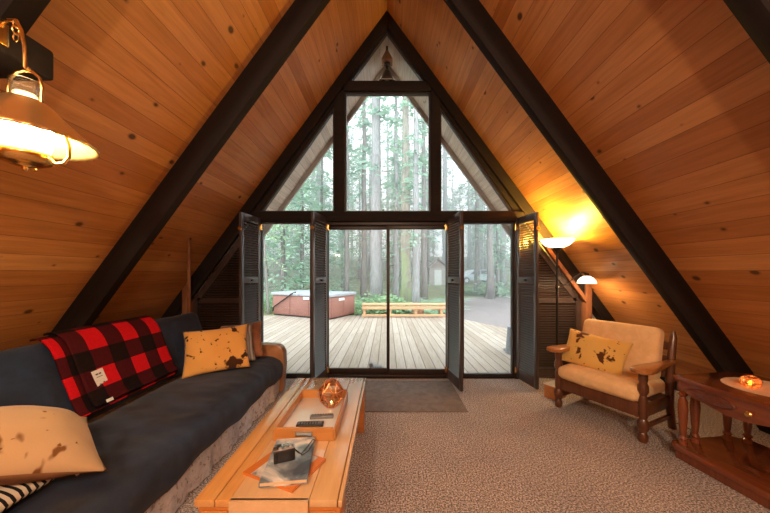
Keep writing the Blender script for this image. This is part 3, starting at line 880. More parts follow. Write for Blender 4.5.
# local y axis points from near corner to far corner
def turned(bm, x, y, z0, z1, r):
    L = z1-z0
    pf = [(r*.75, 0), (r*1.0, .03), (r*1.05, .10), (r*.7, .14), (r*1.15, .20), (r*1.2, .28), (r*.75, .33), (r*.95, .36), (r*.95, .62), (r*.7, .66), (r*1.15, .72), (r*1.1, .80), (r*.8, .84), (r*.95, .88), (r*.95, 1)]
    lathe(bm, [(0, 0)]+[(a, c*L) for a, c in pf]+[(0, L)], T(x, y, z0), 18)
W2 = .36
for s in (-1, 1):
    b = NB(); turned(b, .0, s*W2, 0, .575, .034); finish('front_leg', b, M['dkwood'], ch)
    b = NB()   # rear post, raked back, with an ear on top
    tube(b, [(.50, s*W2, 0), (.455, s*W2, .22), (.45, s*W2, .38), (.48, s*W2, .62), (.52, s*W2, .80), (.527, s*W2, .86)], [.030, .030, .032, .030, .026, .012], 12)
    finish('rear_post', b, M['dkwood'], ch)
    b = NB()   # paddle arm: plank, broad and rounded in front
    pts = [(.50, -.028), (.30, -.03), (.12, -.055), (.02, -.075), (-.06, -.075), (-.105, -.05), (-.12, 0), (-.105, .05), (-.06, .075), (.02, .075), (.12, .055), (.30, .03), (.50, .028)]
    prism(b, pts, .036, T(0, s*(W2+.01), .575), .008); finish('arm', b, M['armwood'], ch)
    b = NB(); bx(b, 0, .455, s*W2-.014, s*W2+.014, .20, .30, bev=.006); bx(b, 0, .47, s*W2-.012, s*W2+.012, .10, .135, bev=.006); finish('side_rail', b, M['dkwood'], ch)
b = NB(); bx(b, -.016, .016, -W2, W2, .19, .31, bev=.008); finish('front_rail', b, M['dkwood'], ch)
b = NB(); bx(b, .43, .46, -W2, W2, .20, .30, bev=.008); finish('rear_rail', b, M['dkwood'], ch)
for z, x in ((.48, .46), (.60, .48), (.72, .51)): 
    b = NB(); bx(b, x-.012, x+.012, -W2, W2, z-.035, z+.035, bev=.006); finish('back_rail', b, M['dkwood'], ch)

b = NB(); soft_box(b, (.19, 0, .375), (.51, .69, .125), .05, 16, .004, 5, T(0, 0, 0) @ RY(.0), bulge=.018); finish('seat_cushion', b, M['tan'], ch, True)
b = NB(); soft_box(b, (0, 0, 0), (.15, .66, .47), .055, 16, .004, 5, T(.375, 0, .655) @ RY(.22)); finish('back_cushion', b, M['tan'], ch, True)
# cow-print cushion on the chair, leaning back into the far corner
R_c = RZ(CHROT).to_3x3()
cushion('throw_pillow', 'yellow cow-print cushion slouched on the tan armchair', .56, .36, .13, M['hide_c'],
        Vector((1.925, 2.765, 0)) + R_c @ Vector((.185, .12, .595)), R_c @ basis((.10, -1, -.10), (.42, -.02, .9)), seed=7.7)

# ------------------------------------------------------------------ end table
M['cherry'] = wood('cherry varnish', (.23, .062, .020), (.12, .030, .010), 'Y', .14, .8)
M['cherryz'] = wood('cherry varnish, upright', (.21, .058, .020), (.11, .029, .010), 'Z', .2, .7)
M['cherrydk'] = wood('dark cherry carving', (.16, .050, .026), (.085, .026, .014), 'Y', .3, .5)
et = thing('end_table', 'varnished cherry end table with carved oval apron and turned legs', 'side table', (2.145, 2.27, 0), .13)
# local: x to the wall, y negative toward the camera
LX, LY = .62, .72
b = NB(); prism(b, [(0, -.02), (.02, 0), (LX-.08, 0), (LX, -.08), (LX, -LY+.02), (LX-.02, -LY), (.02, -LY), (0, -LY+.02)], .028, T(0, 0, .582), .008); finish('tabletop', b, M['cherry'], et)
b = NB()   # bowed apron with scalloped lower edge on the room side
pts = []
n = 24; LA_ = .56
top = [(-.03-(LY-.06)*k/n, .58) for k in range(n+1)]
low = [(-.03-(LY-.06)*k/n, .505-.055*math.sin(PI*k/n)**2) for k in range(n+1)]
poly = top + low[::-1]
prism(b, poly, .02, Matrix(((0, 0, 1, .02), (1, 0, 0, 0), (0, 1, 0, 0), (0, 0, 0, 1))), .003)
for y0, y1, x0_, x1_ in ((-.035, -.015, .04, LX-.06), (-LY+.015, -LY+.035, .04, LX-.06)): bx(b, x0_, x1_, y0, y1, .505, .58)
bx(b, LX-.05, LX-.03, -LY+.04, -.06, .505, .58)
finish('apron', b, M['cherry'], et)
b = NB()   # carved oval
t_ = Matrix(((0, 0, -1, .018), (1, 0, 0, -.235), (0, 1, 0, .522), (0, 0, 0, 1)))
def oval(sx, sy, h): return t_ @ Matrix.Diagonal((sx, sy, h, 1))
lathe(b, [(1.0, 0), (1.0, .6), (.93, 1), (.85, .6), (.80, .35), (0, .5)], oval(.145, .042, .016), 40)
for k in range(12):
    a = k/12*2*PI; cyl(b, t_ @ Vector((.05*math.cos(a)*1.4, .02*math.sin(a), .008)), t_ @ Vector((.03*math.cos(a), .012*math.sin(a), .014)), .006, .003, 8)
finish('carved_oval', b, M['cherrydk'], et)
b = NB(); lathe(b, [(0, .0), (.008, 0), (.007, .010), (.016, .016), (.018, .024), (.012, .032), (0, .034)], T(.022, -.445, .515) @ RY(-PI/2), 20); o = finish('knob', b, M['brass'], et)
def spindle(bm, x, y, z0, z1, r):
    L = z1-z0
    pf = [(r, 0), (r, .05), (r*.6, .07), (r*1.05, .10), (r*.6, .14), (r*.75, .18), (r*.95, .35), (r*1.15, .55), (r*1.0, .68), (r*.6, .74), (r*1.1, .78), (r*.6, .82), (r*1.1, .86), (r*.8, .9), (r, .93), (r, 1)]
    lathe(bm, [(0, 0)]+[(a, c*L) for a, c in pf]+[(0, L)], T(x, y, z0), 20)
for x, y in ((.045, -.05), (.17, .0-.035), (.45, -.04), (.555, -.09), (.045, -LY+.05), (.555, -LY+.05)):
    b = NB(); spindle(b, x, y, .105, .583, .026); finish('leg', b, M['cherryz'], et)
b = NB(); prism(b, [(-.01, -.02), (.03, .02), (LX-.08, .02), (LX+.01, -.07), (LX+.01, -LY-.02), (.03, -LY-.06), (-.01, -LY-.02)], .045, T(0, 0, .06), .012); finish('lower_shelf', b, M['cherry'], et)
b = NB(); prism(b, [(.005, -.03), (.04, 0), (LX-.1, 0), (LX-.01, -.08), (LX-.01, -LY), (.04, -LY-.04), (.005, -LY)], .062, None, .006); finish('plinth', b, M['cherryz'], et)
# placemat and the votives on it
ETM = T(2.145, 2.27, 0) @ RZ(.13)
b = NB(); lathe(b, [(0, 0), (.205, 0), (.207, .002), (.205, .004), (0, .004)], None, 48)
o = finish('placemat', b, fabric('peach woven placemat', (.60, .36, .17), (.50, .28, .12), 40, 120), None); o.matrix_world = T(*(ETM @ Vector((.33, -.33, .6115)))); tag(o, 'round peach woven placemat on the cherry end table', 'placemat')
M['votive'] = thin_glass('dark amber mosaic glass', (1.0, .42, .12), 1.2, .25)
M['glow'] = emit('glowing amber bulb', (1.0, .42, .10), 12)
vot = []
for k, (lx, ly, lab) in enumerate(((.25, -.30, 'oblong copper wire votive glowing amber, farther along the placemat'), (.40, -.46, 'oblong copper wire votive glowing amber, nearer the table corner'))):
    q = ETM @ Vector((lx, ly, .6162))
    v = thing('votive_lamp', lab, 'candle holder', q, .5, 'amber votives on the end table')
    b = NB()
    rr = [(0, .0), (.032, .002), (.05, .018), (.056, .036), (.048, .055), (.030, .066), (.026, .066)]
    lathe(b, rr, Matrix.Diagonal((1.25, .85, 1, 1)), 14); finish('glass_shell', b, M['votive'], v, False)
    b = NB()
    for a in range(7):
        an = a/7*2*PI
        tube(b, [(r*1.27*math.cos(an), r*.87*math.sin(an), z) for r, z in rr[1:6]], .003, 6)
    tube(b, [(.056*1.27*math.cos(i/16*2*PI), .056*.87*math.sin(i/16*2*PI), .036) for i in range(16)], .0028, 6, True)
    tube(b, [(.031*1.25*math.cos(i/16*2*PI), .031*.86*math.sin(i/16*2*PI), .066) for i in range(16)], .0032, 6, True)
    finish('wire_cage', b, M['copper'], v)
    b = NB()
    for dx in (-.024, .012):
        bmesh.ops.create_uvsphere(b, u_segments=12, v_segments=8, radius=.011, matrix=T(dx, .0, .028))
    finish('bulb', b, M['glow'], v, True)

# ------------------------------------------------------------------ floor lamp
M['bowl'] = emit('lit frosted bowl', (1.0, .78, .42), 5, (.9, .88, .8))
M['shade'] = emit('lit frosted shade', (1.0, .86, .62), 1.6, (.9, .88, .8))
LXP, LYP = 1.985, 3.50
fl = thing('floor_lamp', 'dark torchiere floor lamp with white bowl and side reading lamp', 'floor lamp', (LXP, LYP, 0))
b = NB(); lathe(b, [(0, 0), (.125, 0), (.13, .012), (.11, .024), (.03, .032), (.02, .05), (0, .05)], None, 32); finish('base', b, M['iron'], fl)
b = NB(); cyl(b, (0, 0, .03), (0, 0, 1.66), .0125, None, 14); lathe(b, [(.013, 1.18), (.02, 1.19), (.02, 1.22), (.013, 1.23)], None, 14); lathe(b, [(.012, 1.60), (.03, 1.64), (.05, 1.665), (.05, 1.67), (.012, 1.66)], None, 20); finish('pole', b, M['iron'], fl)
b = NB(); prof = [(.03, 1.668), (.08, 1.675), (.13, 1.70), (.165, 1.735), (.18, 1.765), (.176, 1.766), (.16, 1.738), (.126, 1.706), (.078, 1.682), (0, 1.676)]
lathe(b, prof, None, 40); finish('bowl_shade', b, M['bowl'], fl, True)
b = NB(); bmesh.ops.create_uvsphere(b, u_segments=14, v_segments=10, radius=.028, matrix=T(0, 0, 1.715)); finish('bulb', b, emit('bright bulb', (1, .82, .5), 60), fl, True)
b = NB(); tube(b, [(0, 0, 1.205), (.10, -.0, 1.24), (.22, 0, 1.335), (.29, 0, 1.38), (.335, 0, 1.372), (.345, 0, 1.345)], .008, 8); ga = finish('side_arm', b, M['iron'], fl)
b = NB(); lathe(b, [(.018, 1.352), (.032, 1.34), (.066, 1.318), (.092, 1.285), (.101, 1.252), (.097, 1.252), (.088, 1.283), (.062, 1.313), (.018, 1.340)], T(.345, 0, 0), 36); finish('reading_shade', b, M['shade'], fl, True)
b = NB(); lathe(b, [(.0, 1.375), (.022, 1.37), (.034, 1.335), (0, 1.335)], T(.345, 0, 0), 20); finish('shade_cap', b, M['iron'], fl)
b = NB(); bmesh.ops.create_uvsphere(b, u_segments=14, v_segments=10, radius=.024, matrix=T(.345, 0, 1.30)); finish('bulb', b, emit('reading bulb', (1, .80, .5), 30), fl, True)

# ------------------------------------------------------------------ small floor items beside the chair
wb = thing('wooden_box', 'small tan wooden box with a round dark opening on the carpet', 'box', (1.865, 3.33, 0), .55)
b = NB(); bx(b, -.10, .10, -.07, .07, 0, .14, bev=.008); finish('body', b, wood('tan box wood', (.50, .22, .075), (.36, .14, .04), 'X', .5), wb)
b = NB(); cyl(b, (.03, -.0705, .085), (.03, -.074, .085), .045, .045, 24); finish('opening', b, M['black'], wb)
b = NB(); bx(b, -.102, .102, -.072, .072, .14, .147, bev=.002); finish('lid', b, plain('pale lid', (.5, .47, .44), .6), wb)
# dark power cord lying on the carpet behind the end table
b = NB(); tube(b, [(2.62, 2.86, .006), (2.66, 2.62, .006), (2.52, 2.50, .006), (2.60, 2.34, .006), (2.86, 2.26, .006), (3.05, 2.05, .006), (3.20, 1.85, .006)], .005, 6); o = finish('power_cord', b, M['black'], None); tag(o, 'dark power cord on the carpet behind the end table', 'cord')
# slim pole leaning on the roof behind the sofa
b = NB(); tube(b, [(-2.475, 3.75, 0), (-2.315, 3.51, .92), (-2.195, 3.325, 1.62), (-2.172, 3.29, 1.745)], [.020, .019, .017, .008], 12); o = finish('wooden_pole', b, M['post'], None); tag(o, 'slim reddish wooden pole leaning on the ceiling behind the sofa', 'pole')

# ------------------------------------------------------------------ hanging lantern near the left rafter
LAN = (-1.146, .95, 0)
ln_ = thing('hanging_lantern', 'lit brass oil-lamp style lantern hanging below the dark timber', 'lamp', (LAN[0], LAN[1], 1.70))
def Z(z): return z-1.70
m, nt, bb, oo = new_mat('amber brass shade'); bb.inputs['Base Color'].default_value = (.80, .50, .20, 1); bb.inputs['Metallic'].default_value = .85; bb.inputs['Roughness'].default_value = .28
M['shadebrass'] = m
b = NB()
def scal(a, z): return 1+.014*math.cos(a*30) if z < Z(1.808) else 1
lathe(b, [(.044, Z(1.925)), (.062, Z(1.912)), (.095, Z(1.876)), (.135, Z(1.835)), (.160, Z(1.811)), (.171, Z(1.800)), (.168, Z(1.794)), (.158, Z(1.806)), (.132, Z(1.829)), (.092, Z(1.870)), (.044, Z(1.919))], None, 150, scal); finish('shade', b, M['shadebrass'], ln_, True)
b = NB(); lathe(b, [(.033, Z(1.925)), (.036, Z(1.985)), (.033, Z(1.985)), (.030, Z(1.925))], None, 28); finish('chimney', b, M['glass'], ln_, True)
b = NB(); lathe(b, [(0, Z(1.925)), (.027, Z(1.925)), (.027, Z(1.945)), (0, Z(1.947))], None, 20); finish('chimney_glow', b, emit('warm chimney base', (1, .72, .35), 1.2), ln_, True)
b = NB(); lathe(b, [(0, Z(1.90)), (.04, Z(1.895)), (.056, Z(1.875)), (.062, Z(1.84)), (.061, Z(1.80)), (.055, Z(1.772)), (0, Z(1.770))], None, 36); finish('globe', b, emit('lit opal globe', (1, .74, .42), 250), ln_, True)
b = NB(); lathe(b, [(0, Z(1.700)), (.005, Z(1.703)), (.008, Z(1.711)), (.005, Z(1.716)), (.035, Z(1.720)), (.058, Z(1.731)), (.066, Z(1.746)), (.063, Z(1.760)), (.02, Z(1.768)), (0, Z(1.768))], None, 36); finish('oil_font', b, M['brass'], ln_, True)
for a0 in (.15, .15+2*PI/3, .15+4*PI/3):
    ca, sa = math.cos(a0), math.sin(a0)
    b = NB(); tube(b, [(q_*ca, q_*sa, Z(z_)) for q_, z_ in ((.064, 1.746), (.085, 1.728), (.108, 1.732), (.122, 1.752), (.122, 1.785), (.112, 1.815), (.108, 1.858))], .0052, 8); finish('scroll_arm', b, M['brass'], ln_)
b = NB(); tube(b, [(.052, 0, Z(1.918)), (.054, 0, Z(1.965)), (.046, 0, Z(1.996)), (.026, 0, Z(2.014)), (0, 0, Z(2.020)), (-.026, 0, Z(2.014)), (-.046, 0, Z(1.996)), (-.054, 0, Z(1.965)), (-.052, 0, Z(1.918))], .0045, 8); finish('bail_handle', b, M['brass'], ln_)
hk = thing('lantern_hook', 'brass hook and chain bracket on the side of the dark timber', 'hook', (-1.293, 1.0, 2.18))
b = NB(); box(b, (.005, 0, 0), (.010, .04, .075), bev=.003); finish('plate', b, M['brass'], hk)
b = NB(); tube(b, [(.008, 0, .02), (.05, -.015, .028), (.10, -.035, .01), (.132, -.048, -.03), (.145, -.05, -.085), (.147, -.05, -.150), (.152, -.05, -.162), (.160, -.05, -.152)], .005, 8); finish('hook_arm', b, M['brass'], hk)
for k, z in enumerate((-.02, -.042, -.064)):
    b = NB(); Mr = T(.10, -.036, z+.02) @ RZ(PI/2*(k % 2))
    tube(b, [Mr @ Vector((.009*math.cos(i/12*2*PI), 0, .0135*math.sin(i/12*2*PI))) for i in range(12)], .0024, 6, True)
    finish('chain_link', b, M['brass'], hk)
# ------------------------------------------------------------------ lamps' light and added fill
def light(name, loc, power, col, r=.05):
    l = bpy.data.lights.new(name, 'POINT'); l.energy = power; l.color = col; l.shadow_soft_size = r
    o = bpy.data.objects.new(name, l); o.location = loc; COL.objects.link(o); return o
WARM = (1.0, .66, .34)
light('torchiere_light', (LXP, LYP, 1.80), 85, (1.0, .60, .08), .05)
light('reading_light', (LXP+.345, LYP, 1.235), 12, WARM, .04)
light('cabin_lamp', (.85, -1.9, 2.98), 205, (1.0, .80, .58), .10)  # pair of warm fill lights added behind the camera, no lamp bodies
light('cabin_lamp', (-.85, -1.9, 2.98), 185, (1.0, .80, .58), .10)

# ================================================================== OUTSIDE
random.seed(21)
def px(x, Y): return (x-CX)/F*Y            # where a pixel column stands at depth Y
DZ = -.10
b = NB(); prism(b, [(-7.5, 4.03), (6.2, 4.03), (3.2, 7.9), (2.30, 9.75), (2.05, 10.3), (-7.5, 10.3)], .06, T(0, 0, DZ-.06)); struct('deck', b, M['deck'], smooth=False)
b = NB()
for (xa, ya), (xb, yb) in (((6.2, 4.03), (3.2, 7.9)), ((3.2, 7.9), (2.05, 10.3)), ((2.05, 10.3), (-7.5, 10.3))):
    d_ = Vector((xb-xa, yb-ya, 0)); L = d_.length
    box(b, (L/2, .0, DZ-.15), (L, .03, .20), T(xa, ya, 0) @ RZ(math.atan2(d_.y, d_.x)))
struct('trim_40', b, M['deck'], smooth=False)
# terrain: flat by the road, rising behind
def gz(x, y): 
    h = -.42 + .05*noise.noise(Vector((x*.3, y*.3, 0)))
    h += max(0, (y-25))*.10 + max(0, -x-4)*.02
    return h
b = NB(); nx, ny = 60, 60; g = {}
for i in range(nx+1):
    for j in range(ny+1):
        x = -60+120*i/nx; y = 3.9+86*(j/ny)**1.5; g[i, j] = b.verts.new((x, y, gz(x, y)))
for i in range(nx):
    for j in range(ny): b.faces.new((g[i, j], g[i+1, j], g[i+1, j+1], g[i, j+1]))
def soil():
    m, nt, b, o = new_mat('forest floor'); v = coords(nt)
    n = noise_tex(nt, v, .9, 6, .65); n2 = noise_tex(nt, v, 9, 4, .7)
    c = ramp(nt, n.outputs[0], [(.35, (.20, .14, .09)), (.5, (.22, .22, .10)), (.65, (.20, .30, .12))])
    ln(nt, mixc(nt, .6, c, ramp(nt, n2.outputs[0], [(.3, (.5, .5, .5)), (.7, (1.3, 1.3, 1.3))]), 'MULTIPLY'), b.inputs['Base Color']); b.inputs['Roughness'].default_value = 1
    bump(nt, b, n2.outputs[0], .8, .1); return m
struct('ground', b, soil(), smooth=True)
b = NB(); R = [(2.6, 9.2), (3.4, 7.9), (7.0, 3.95), (30, 3.95), (30, 24), (9, 22.5), (3.2, 19.5), (2.35, 14.5)]
prism(b, R, .02, T(0, 0, -.37)); struct('road', b, plain('damp gravel drive', (.20, .165, .16), .9, sc=26, var=.35, bmp=.5), smooth=False)

# built-in bench along the deck edge
bn = thing('deck_bench', 'long built-in cedar bench along the far edge of the deck', 'bench', (0, 10.12, DZ))
b = NB()
for k in range(3): bx(b, -.82, 2.02, -.30+k*.15, -.165+k*.15, .40, .445, bev=.006)
finish('seat', b, M['bench'], bn)
b = NB(); bx(b, -.82, 2.02, -.30, -.265, .27, .37, bev=.004); finish('upper_fascia', b, M['bench'], bn)
b = NB(); bx(b, -.82, 2.02, -.27, -.24, .03, .11, bev=.004); finish('lower_fascia', b, M['bench'], bn)
for x in (-.75, .1, .95, 1.8):
    b = NB(); bx(b, x-.045, x+.045, -.25, .10, 0, .40, bev=.004); finish('support', b, M['bench'], bn)

# hot tub
M['tubwood'] = wood('redwood tub cabinet', (.29, .125, .095), (.22, .09, .065), 'X', .6)
M['tubcover'] = plain('grey vinyl tub cover', (.30, .31, .33), .5)
A = Vector((-.89, .456, 0)); ht = thing('hot_tub', 'square hot tub with reddish cabinet and grey cover on the deck', 'hot tub', (-1.78, 9.35, DZ), math.atan2(-A.y, -A.x))
# local x runs from the far-left corner toward the near corner; tub lies x in [-LA,0], y in [0,LB]
LA, LB = 2.5, 1.42
b = NB(); bx(b, -LA, 0, 0, LB, .04, .70, bev=.03); finish('shell', b, M['tubwood'], ht)
b = NB(); bx(b, -LA+.03, -.03, .03, LB-.03, 0, .05); finish('plinth', b, M['iron'], ht)
for k in range(3):
    b = NB(); x0_ = -LA+.06+k*(LA-.06)/3; bx(b, x0_, x0_+(LA-.06)/3-.05, -.012, .0, .08, .66, bev=.004); finish('side_panel', b, M['tubwood'], ht)
for k in range(2):
    b = NB(); y0_ = .06+k*(LB-.06)/2; bx(b, 0, .012, y0_, y0_+(LB-.06)/2-.05, .08, .66, bev=.004); finish('side_panel', b, M['tubwood'], ht)
for x0_, x1_ in ((-LA-.04, -LA/2-.005), (-LA/2+.005, .04)):
    b = NB(); bx(b, x0_, x1_, -.04, LB+.04, .70, .80, bev=.025); c_ = finish('cover_half', b, M['tubcover'], ht)
b = NB(); bx(b, -1.05, -.80, -.046, -.04, .60, .68, bev=.002); o = finish('label_plate', b, plain('pale label plate', (.75, .74, .72), .5), ht); o['label'] = 'pale label plate'
b = NB(); bx(b, .012, .018, .45, .75, .56, .64, bev=.002); o = finish('label_plate', b, plain('pale plate', (.78, .77, .75), .5), ht); o['label'] = 'pale label plate'
b = NB(); tube(b, [(-LA+.1, -.07, .15), (-LA+.15, -.07, .30), (-LA+.95, -.07, .76), (-LA+1.05, .05, .83)], .022, 8); finish('cover_lifter', b, M['iron'], ht)
# grey upholstered seat peeping out beside the right shutter, and small grey caddy by the slider
b = thing('deck_stool', 'grey woven stool on the deck, half hidden by the right shutter', 'stool', (2.42, 5.50, DZ), .1)
q = NB(); prism(q, [(-.20, -.2), (.2, -.2), (.2, .2), (-.2, .2)], .05, T(0, 0, 0), .01)
t = bmesh.new(); bmesh.ops.create_cone(t, cap_ends=True, segments=28, radius1=.235, radius2=.20, depth=.44); merge(q, t, T(0, 0, .22)); finish('body', q, fabric('grey weave', (.22, .23, .24), (.14, .15, .16), 30, 80), b)
q = NB(); lathe(q, [(0, .44), (.195, .44), (.205, .455), (.19, .485), (0, .49)], None, 28); finish('cushion', q, M['grey_plastic'], b)
b = thing('boot_scraper', 'small grey scraper block on the deck just outside the slider', 'boot scraper', (-.165, 4.34, DZ), .0)
q = NB(); bx(q, -.08, .10, -.06, .06, 0, .12, bev=.008); bx(q, -.09, -.04, -.06, .06, .10, .18, bev=.006); finish('block', q, M['grey_plastic'], b)
q = NB()
for k in range(5): bx(q, -.03+k*.025, -.018+k*.025, -.065, .065, .12, .135)
finish('bristles', q, M['grey_plastic'], b)

# lantern under the outside ridge
ol = thing('porch_light', 'dark metal porch light hanging under the outside roof peak', 'lamp', (0, 4.42, 4.03))
q = NB(); bmesh.ops.create_cone(q, cap_ends=True, segments=4, radius1=.115, radius2=.02, depth=.17, matrix=T(0, 0, .53) @ RZ(PI/4)); finish('canopy', q, M['post'], ol)
q = NB(); cyl(q, (0, 0, .28), (0, 0, .68), .016, None, 12); lathe(q, [(0, .40), (.05, .41), (.05, .425), (0, .43)], None, 16); finish('stem', q, M['iron'], ol)
q = NB(); lathe(q, [(.02, .34), (.055, .30), (.075, .24), (.10, .18), (.17, .115), (.165, .105), (.09, .165), (.065, .23), (.0, .32)], None, 6); finish('flared_shade', q, plain('bronze', (.10, .075, .06), .4, .8), ol, False)
q = NB(); lathe(q, [(0, .02), (.05, .03), (.065, .08), (.055, .15), (0, .17)], None, 16); finish('glass_globe', q, plain('frosted globe', (.7, .72, .7), .3), ol)

# ------------------------------------------------------------------ forest
M['bark'] = None
def bark(name, a, c2, moss=None):
    m, nt, b, o = new_mat(name); v = coords(nt, (5, 5, .9)); n = noise_tex(nt, v, 3.2, 5, .65, .5)
    c = ramp(nt, n.outputs[0], [(.35, c2), (.65, a)])
    if moss:
        n2 = noise_tex(nt, coords(nt, (1.4, 1.4, .5)), 1.6, 4, .6); 
        tc_ = nd(nt, 'ShaderNodeTexCoord'); sp = nd(nt, 'ShaderNodeSeparateXYZ'); ln(nt, tc_.outputs['Object'], sp.inputs[0])
        hz = math_n(nt, 'SUBTRACT', n2.outputs[0], math_n(nt, 'MULTIPLY', math_n(nt, 'MAXIMUM', math_n(nt, 'SUBTRACT', sp.outputs[2], 2.0), 0.0), .06))
        c = mixc(nt, ramp(nt, hz, [(.40, (0, 0, 0)), (.50, (1, 1, 1))]), c, moss)
    ln(nt, c, b.inputs['Base Color']); b.inputs['Roughness'].default_value = 1; b.inputs['Specular IOR Level'].default_value = .1
    bump(nt, b, n.outputs[0], .8, .05); return m
BK = [bark('pale grey bark', (.34, .325, .32), (.21, .20, .195)), bark('grey brown bark', (.30, .265, .245), (.18, .16, .145)), bark('mossy bark', (.36, .33, .28), (.2, .18, .15), (.29, .325, .19))]
FOL = [foliage_mat('fir needles', (.46, .60, .48), (.30, .43, .34)), foliage_mat('bright hemlock sprays', (.52, .67, .53), (.38, .53, .41)), foliage_mat('understory leaves', (.56, .66, .46), (.40, .52, .34))]

def leafquad(bm, c, d, up, L, W):
    s = d.cross(up)
    if s.length < 1e-4: s = d.orthogonal()
    s = s.normalized()*W/2
    a, e = c, c+d*L; mid = c+d*L*.55
    bm.faces.new([bm.verts.new(p) for p in (a, mid+s, e, mid-s)])

def trunk_mesh(h, r, seed, lean=(0, 0), seg=14):
    b = NB(); n = 14; pts = []; rs = []
    for i in range(n+1):
        t = i/n; z = h*t
        pts.append((lean[0]*t + .12*r*noise.noise(Vector((seed, z*.4, 0)))*3, lean[1]*t + .12*r*noise.noise(Vector((seed+9, z*.4, 0)))*3, z))
        rs.append(r*(1-.72*t)*(1+.45*math.exp(-z/ (r*1.6))))
    tube(b, pts, rs, seg); return b

def crown_mesh(h0, h1, rad, nb, nq, size, droop, seed, dens=1.0):
    rnd = random.Random(seed); b = NB()
    for k in range(nb):
        z = h0+(h1-h0)*rnd.random(); a = rnd.uniform(0, 2*PI); L = rad*(.45+.55*rnd.random())*(1-.55*(z-h0)/(h1-h0))
        dirv = Vector((math.cos(a), math.sin(a), 0))
        for q in range(nq):
            s = (q+.6*rnd.random())/nq
            p = Vector((0, 0, z)) + dirv*L*s + Vector((0, 0, -droop*L*s*s)) + Vector((rnd.gauss(0, .07), rnd.gauss(0, .07), rnd.gauss(0, .05)))*rad*.5
            d = (dirv*.5 + Vector((rnd.gauss(0, .5), rnd.gauss(0, .5), -.25*rnd.random()))).normalized()
            leafquad(b, p, d, Vector((rnd.gauss(0, .3), rnd.gauss(0, .3), 1)).normalized(), size*(.7+.6*rnd.random()), size*.42)
    return b
def twigs_mesh(h0, h1, nb, rad, seed):
    rnd = random.Random(seed); b = NB()
    for k in range(nb):
        z = h0+(h1-h0)*rnd.random(); a = rnd.uniform(0, 2*PI); L = rad*(.4+.6*rnd.random())
        d = Vector((math.cos(a), math.sin(a), -.15)); 
        tube(b, [Vector((0, 0, z)), Vector((0, 0, z))+d*L*.5+Vector((0, 0, .05)), Vector((0, 0, z))+d*L+Vector((0, 0, -.2*L))], [.022, .015, .005], 5)
    return b

def tree_proto(name, label, kind, h, r, bk, fol, crown, twg, seed, lean=(0, 0)):
    t = thing(name, label, 'tree', (0, 0, 0))
    finish('trunk', trunk_mesh(h, r, seed, lean), BK[bk], t, True)
    cb = crown_mesh(*crown, seed+2); nf = len(cb.faces); tb_ = twigs_mesh(*twg, seed+1)
    for f in tb_.faces: f.material_index = 1
    merge(cb, tb_); finish('crown', cb, [FOL[fol], BK[1]], t, 'raw')
    return t
protos = []
def place(p, x, y, rz, s, label=None, group=None, first=[set()]):
    if p.name not in first[0]: first[0].add(p.name); o = p
    else: o = copy_tree(p)
    o.location = (x, y, gz(x, y)-.1); o.rotation_euler = (0, 0, rz); o.scale = (s, s, s)
    if label: o['label'] = label
    if group: o['group'] = group
    elif 'group' in o.keys(): del o['group']
    return o
pA = tree_proto('conifer_tree', 'tall', 0, 26, .30, 0, 0, (5, 24, 1.9, 44, 16, .42, .45), (2, 20, 26, 1.6), 11)
pB = tree_proto('conifer_tree', 'mid', 0, 22, .21, 1, 0, (4, 21, 1.8, 46, 16, .40, .5), (1.5, 16, 22, 1.4), 23)
pC = tree_proto('hemlock_tree', 'layered', 0, 13, .12, 1, 1, (.5, 12.5, 2.2, 125, 19, .34, .5), (1, 10, 14, 1.2), 37)
pD = tree_proto('mossy_tree', 'mossy', 0, 25, .31, 2, 1, (6, 24, 1.9, 38, 14, .42, .5), (3, 18, 22, 1.4), 51)
pE = tree_proto('slender_tree', 'bent', 0, 9, .07, 1, 2, (2.5, 9, 1.8, 50, 16, .26, .3), (1.2, 7, 10, 1.0), 63, (.5, .2))
def at(pxl, Y): return px(pxl, Y), Y
def put(p, pxl, Y, d=None, label=None, group=None):
    base = {pA: .30, pB: .21, pC: .12, pD: .31, pE: .07}[p]
    s = 1 if d is None else max(.6, min(1.5, d/2/base))
    x, y = at(pxl, Y); return place(p, x, y, random.uniform(0, 6.28), s, label, group)
put(pA, 376, 15.5, .62, 'broad pale grey trunk left of centre in the tall middle window')
put(pD, 405.5, 14.6, .50, 'broad trunk with bright green moss behind the deck bench')
put(pA, 416, 13.6, .36, 'pale trunk just to the right of the mossy trunk')
put(pA, 396, 17.5, .36, 'pale trunk just to the left of the mossy trunk')
put(pB, 424, 20, .40, 'grey trunk near the right edge of the tall middle window')
put(pB, 347, 18, .32, 'dark thin trunk rising behind the right end of the hot tub')
put(pB, 364, 19.5, .40, 'dark trunk between the hot tub and the broad pale trunk')
put(pE, 269, 12.8, .12, 'thin bent dark tree at the left end of the hot tub')
put(pC, 283, 15.5, .26, 'green drooping hemlock above the left part of the hot tub')
put(pC, 302, 17.5, .26, 'green drooping hemlock behind the middle of the hot tub')
put(pC, 322, 19, .26, 'green drooping hemlock seen just beside the opened left slider shutter')
put(pB, 490, 20, .46, 'tall trunk standing beyond the gravel drive in the open right doorway')
put(pB, 477, 24, .44, 'trunk beyond the gravel drive beside the pale parked car')
put(pA, 503, 26, .55, 'pale trunk beyond the gravel drive close to the right roof edge')
put(pC, 497, 22, .22, 'small hemlock standing in the verge beyond the gravel drive')
GL = 'slender tree standing back in the pale misty forest'
GG = 'background forest trees'
rnd = random.Random(5)
spots = []
front = [o.location.copy() for o in bpy.data.objects if o.get('category') == 'tree' and o.location.y > 5]
tries = 0
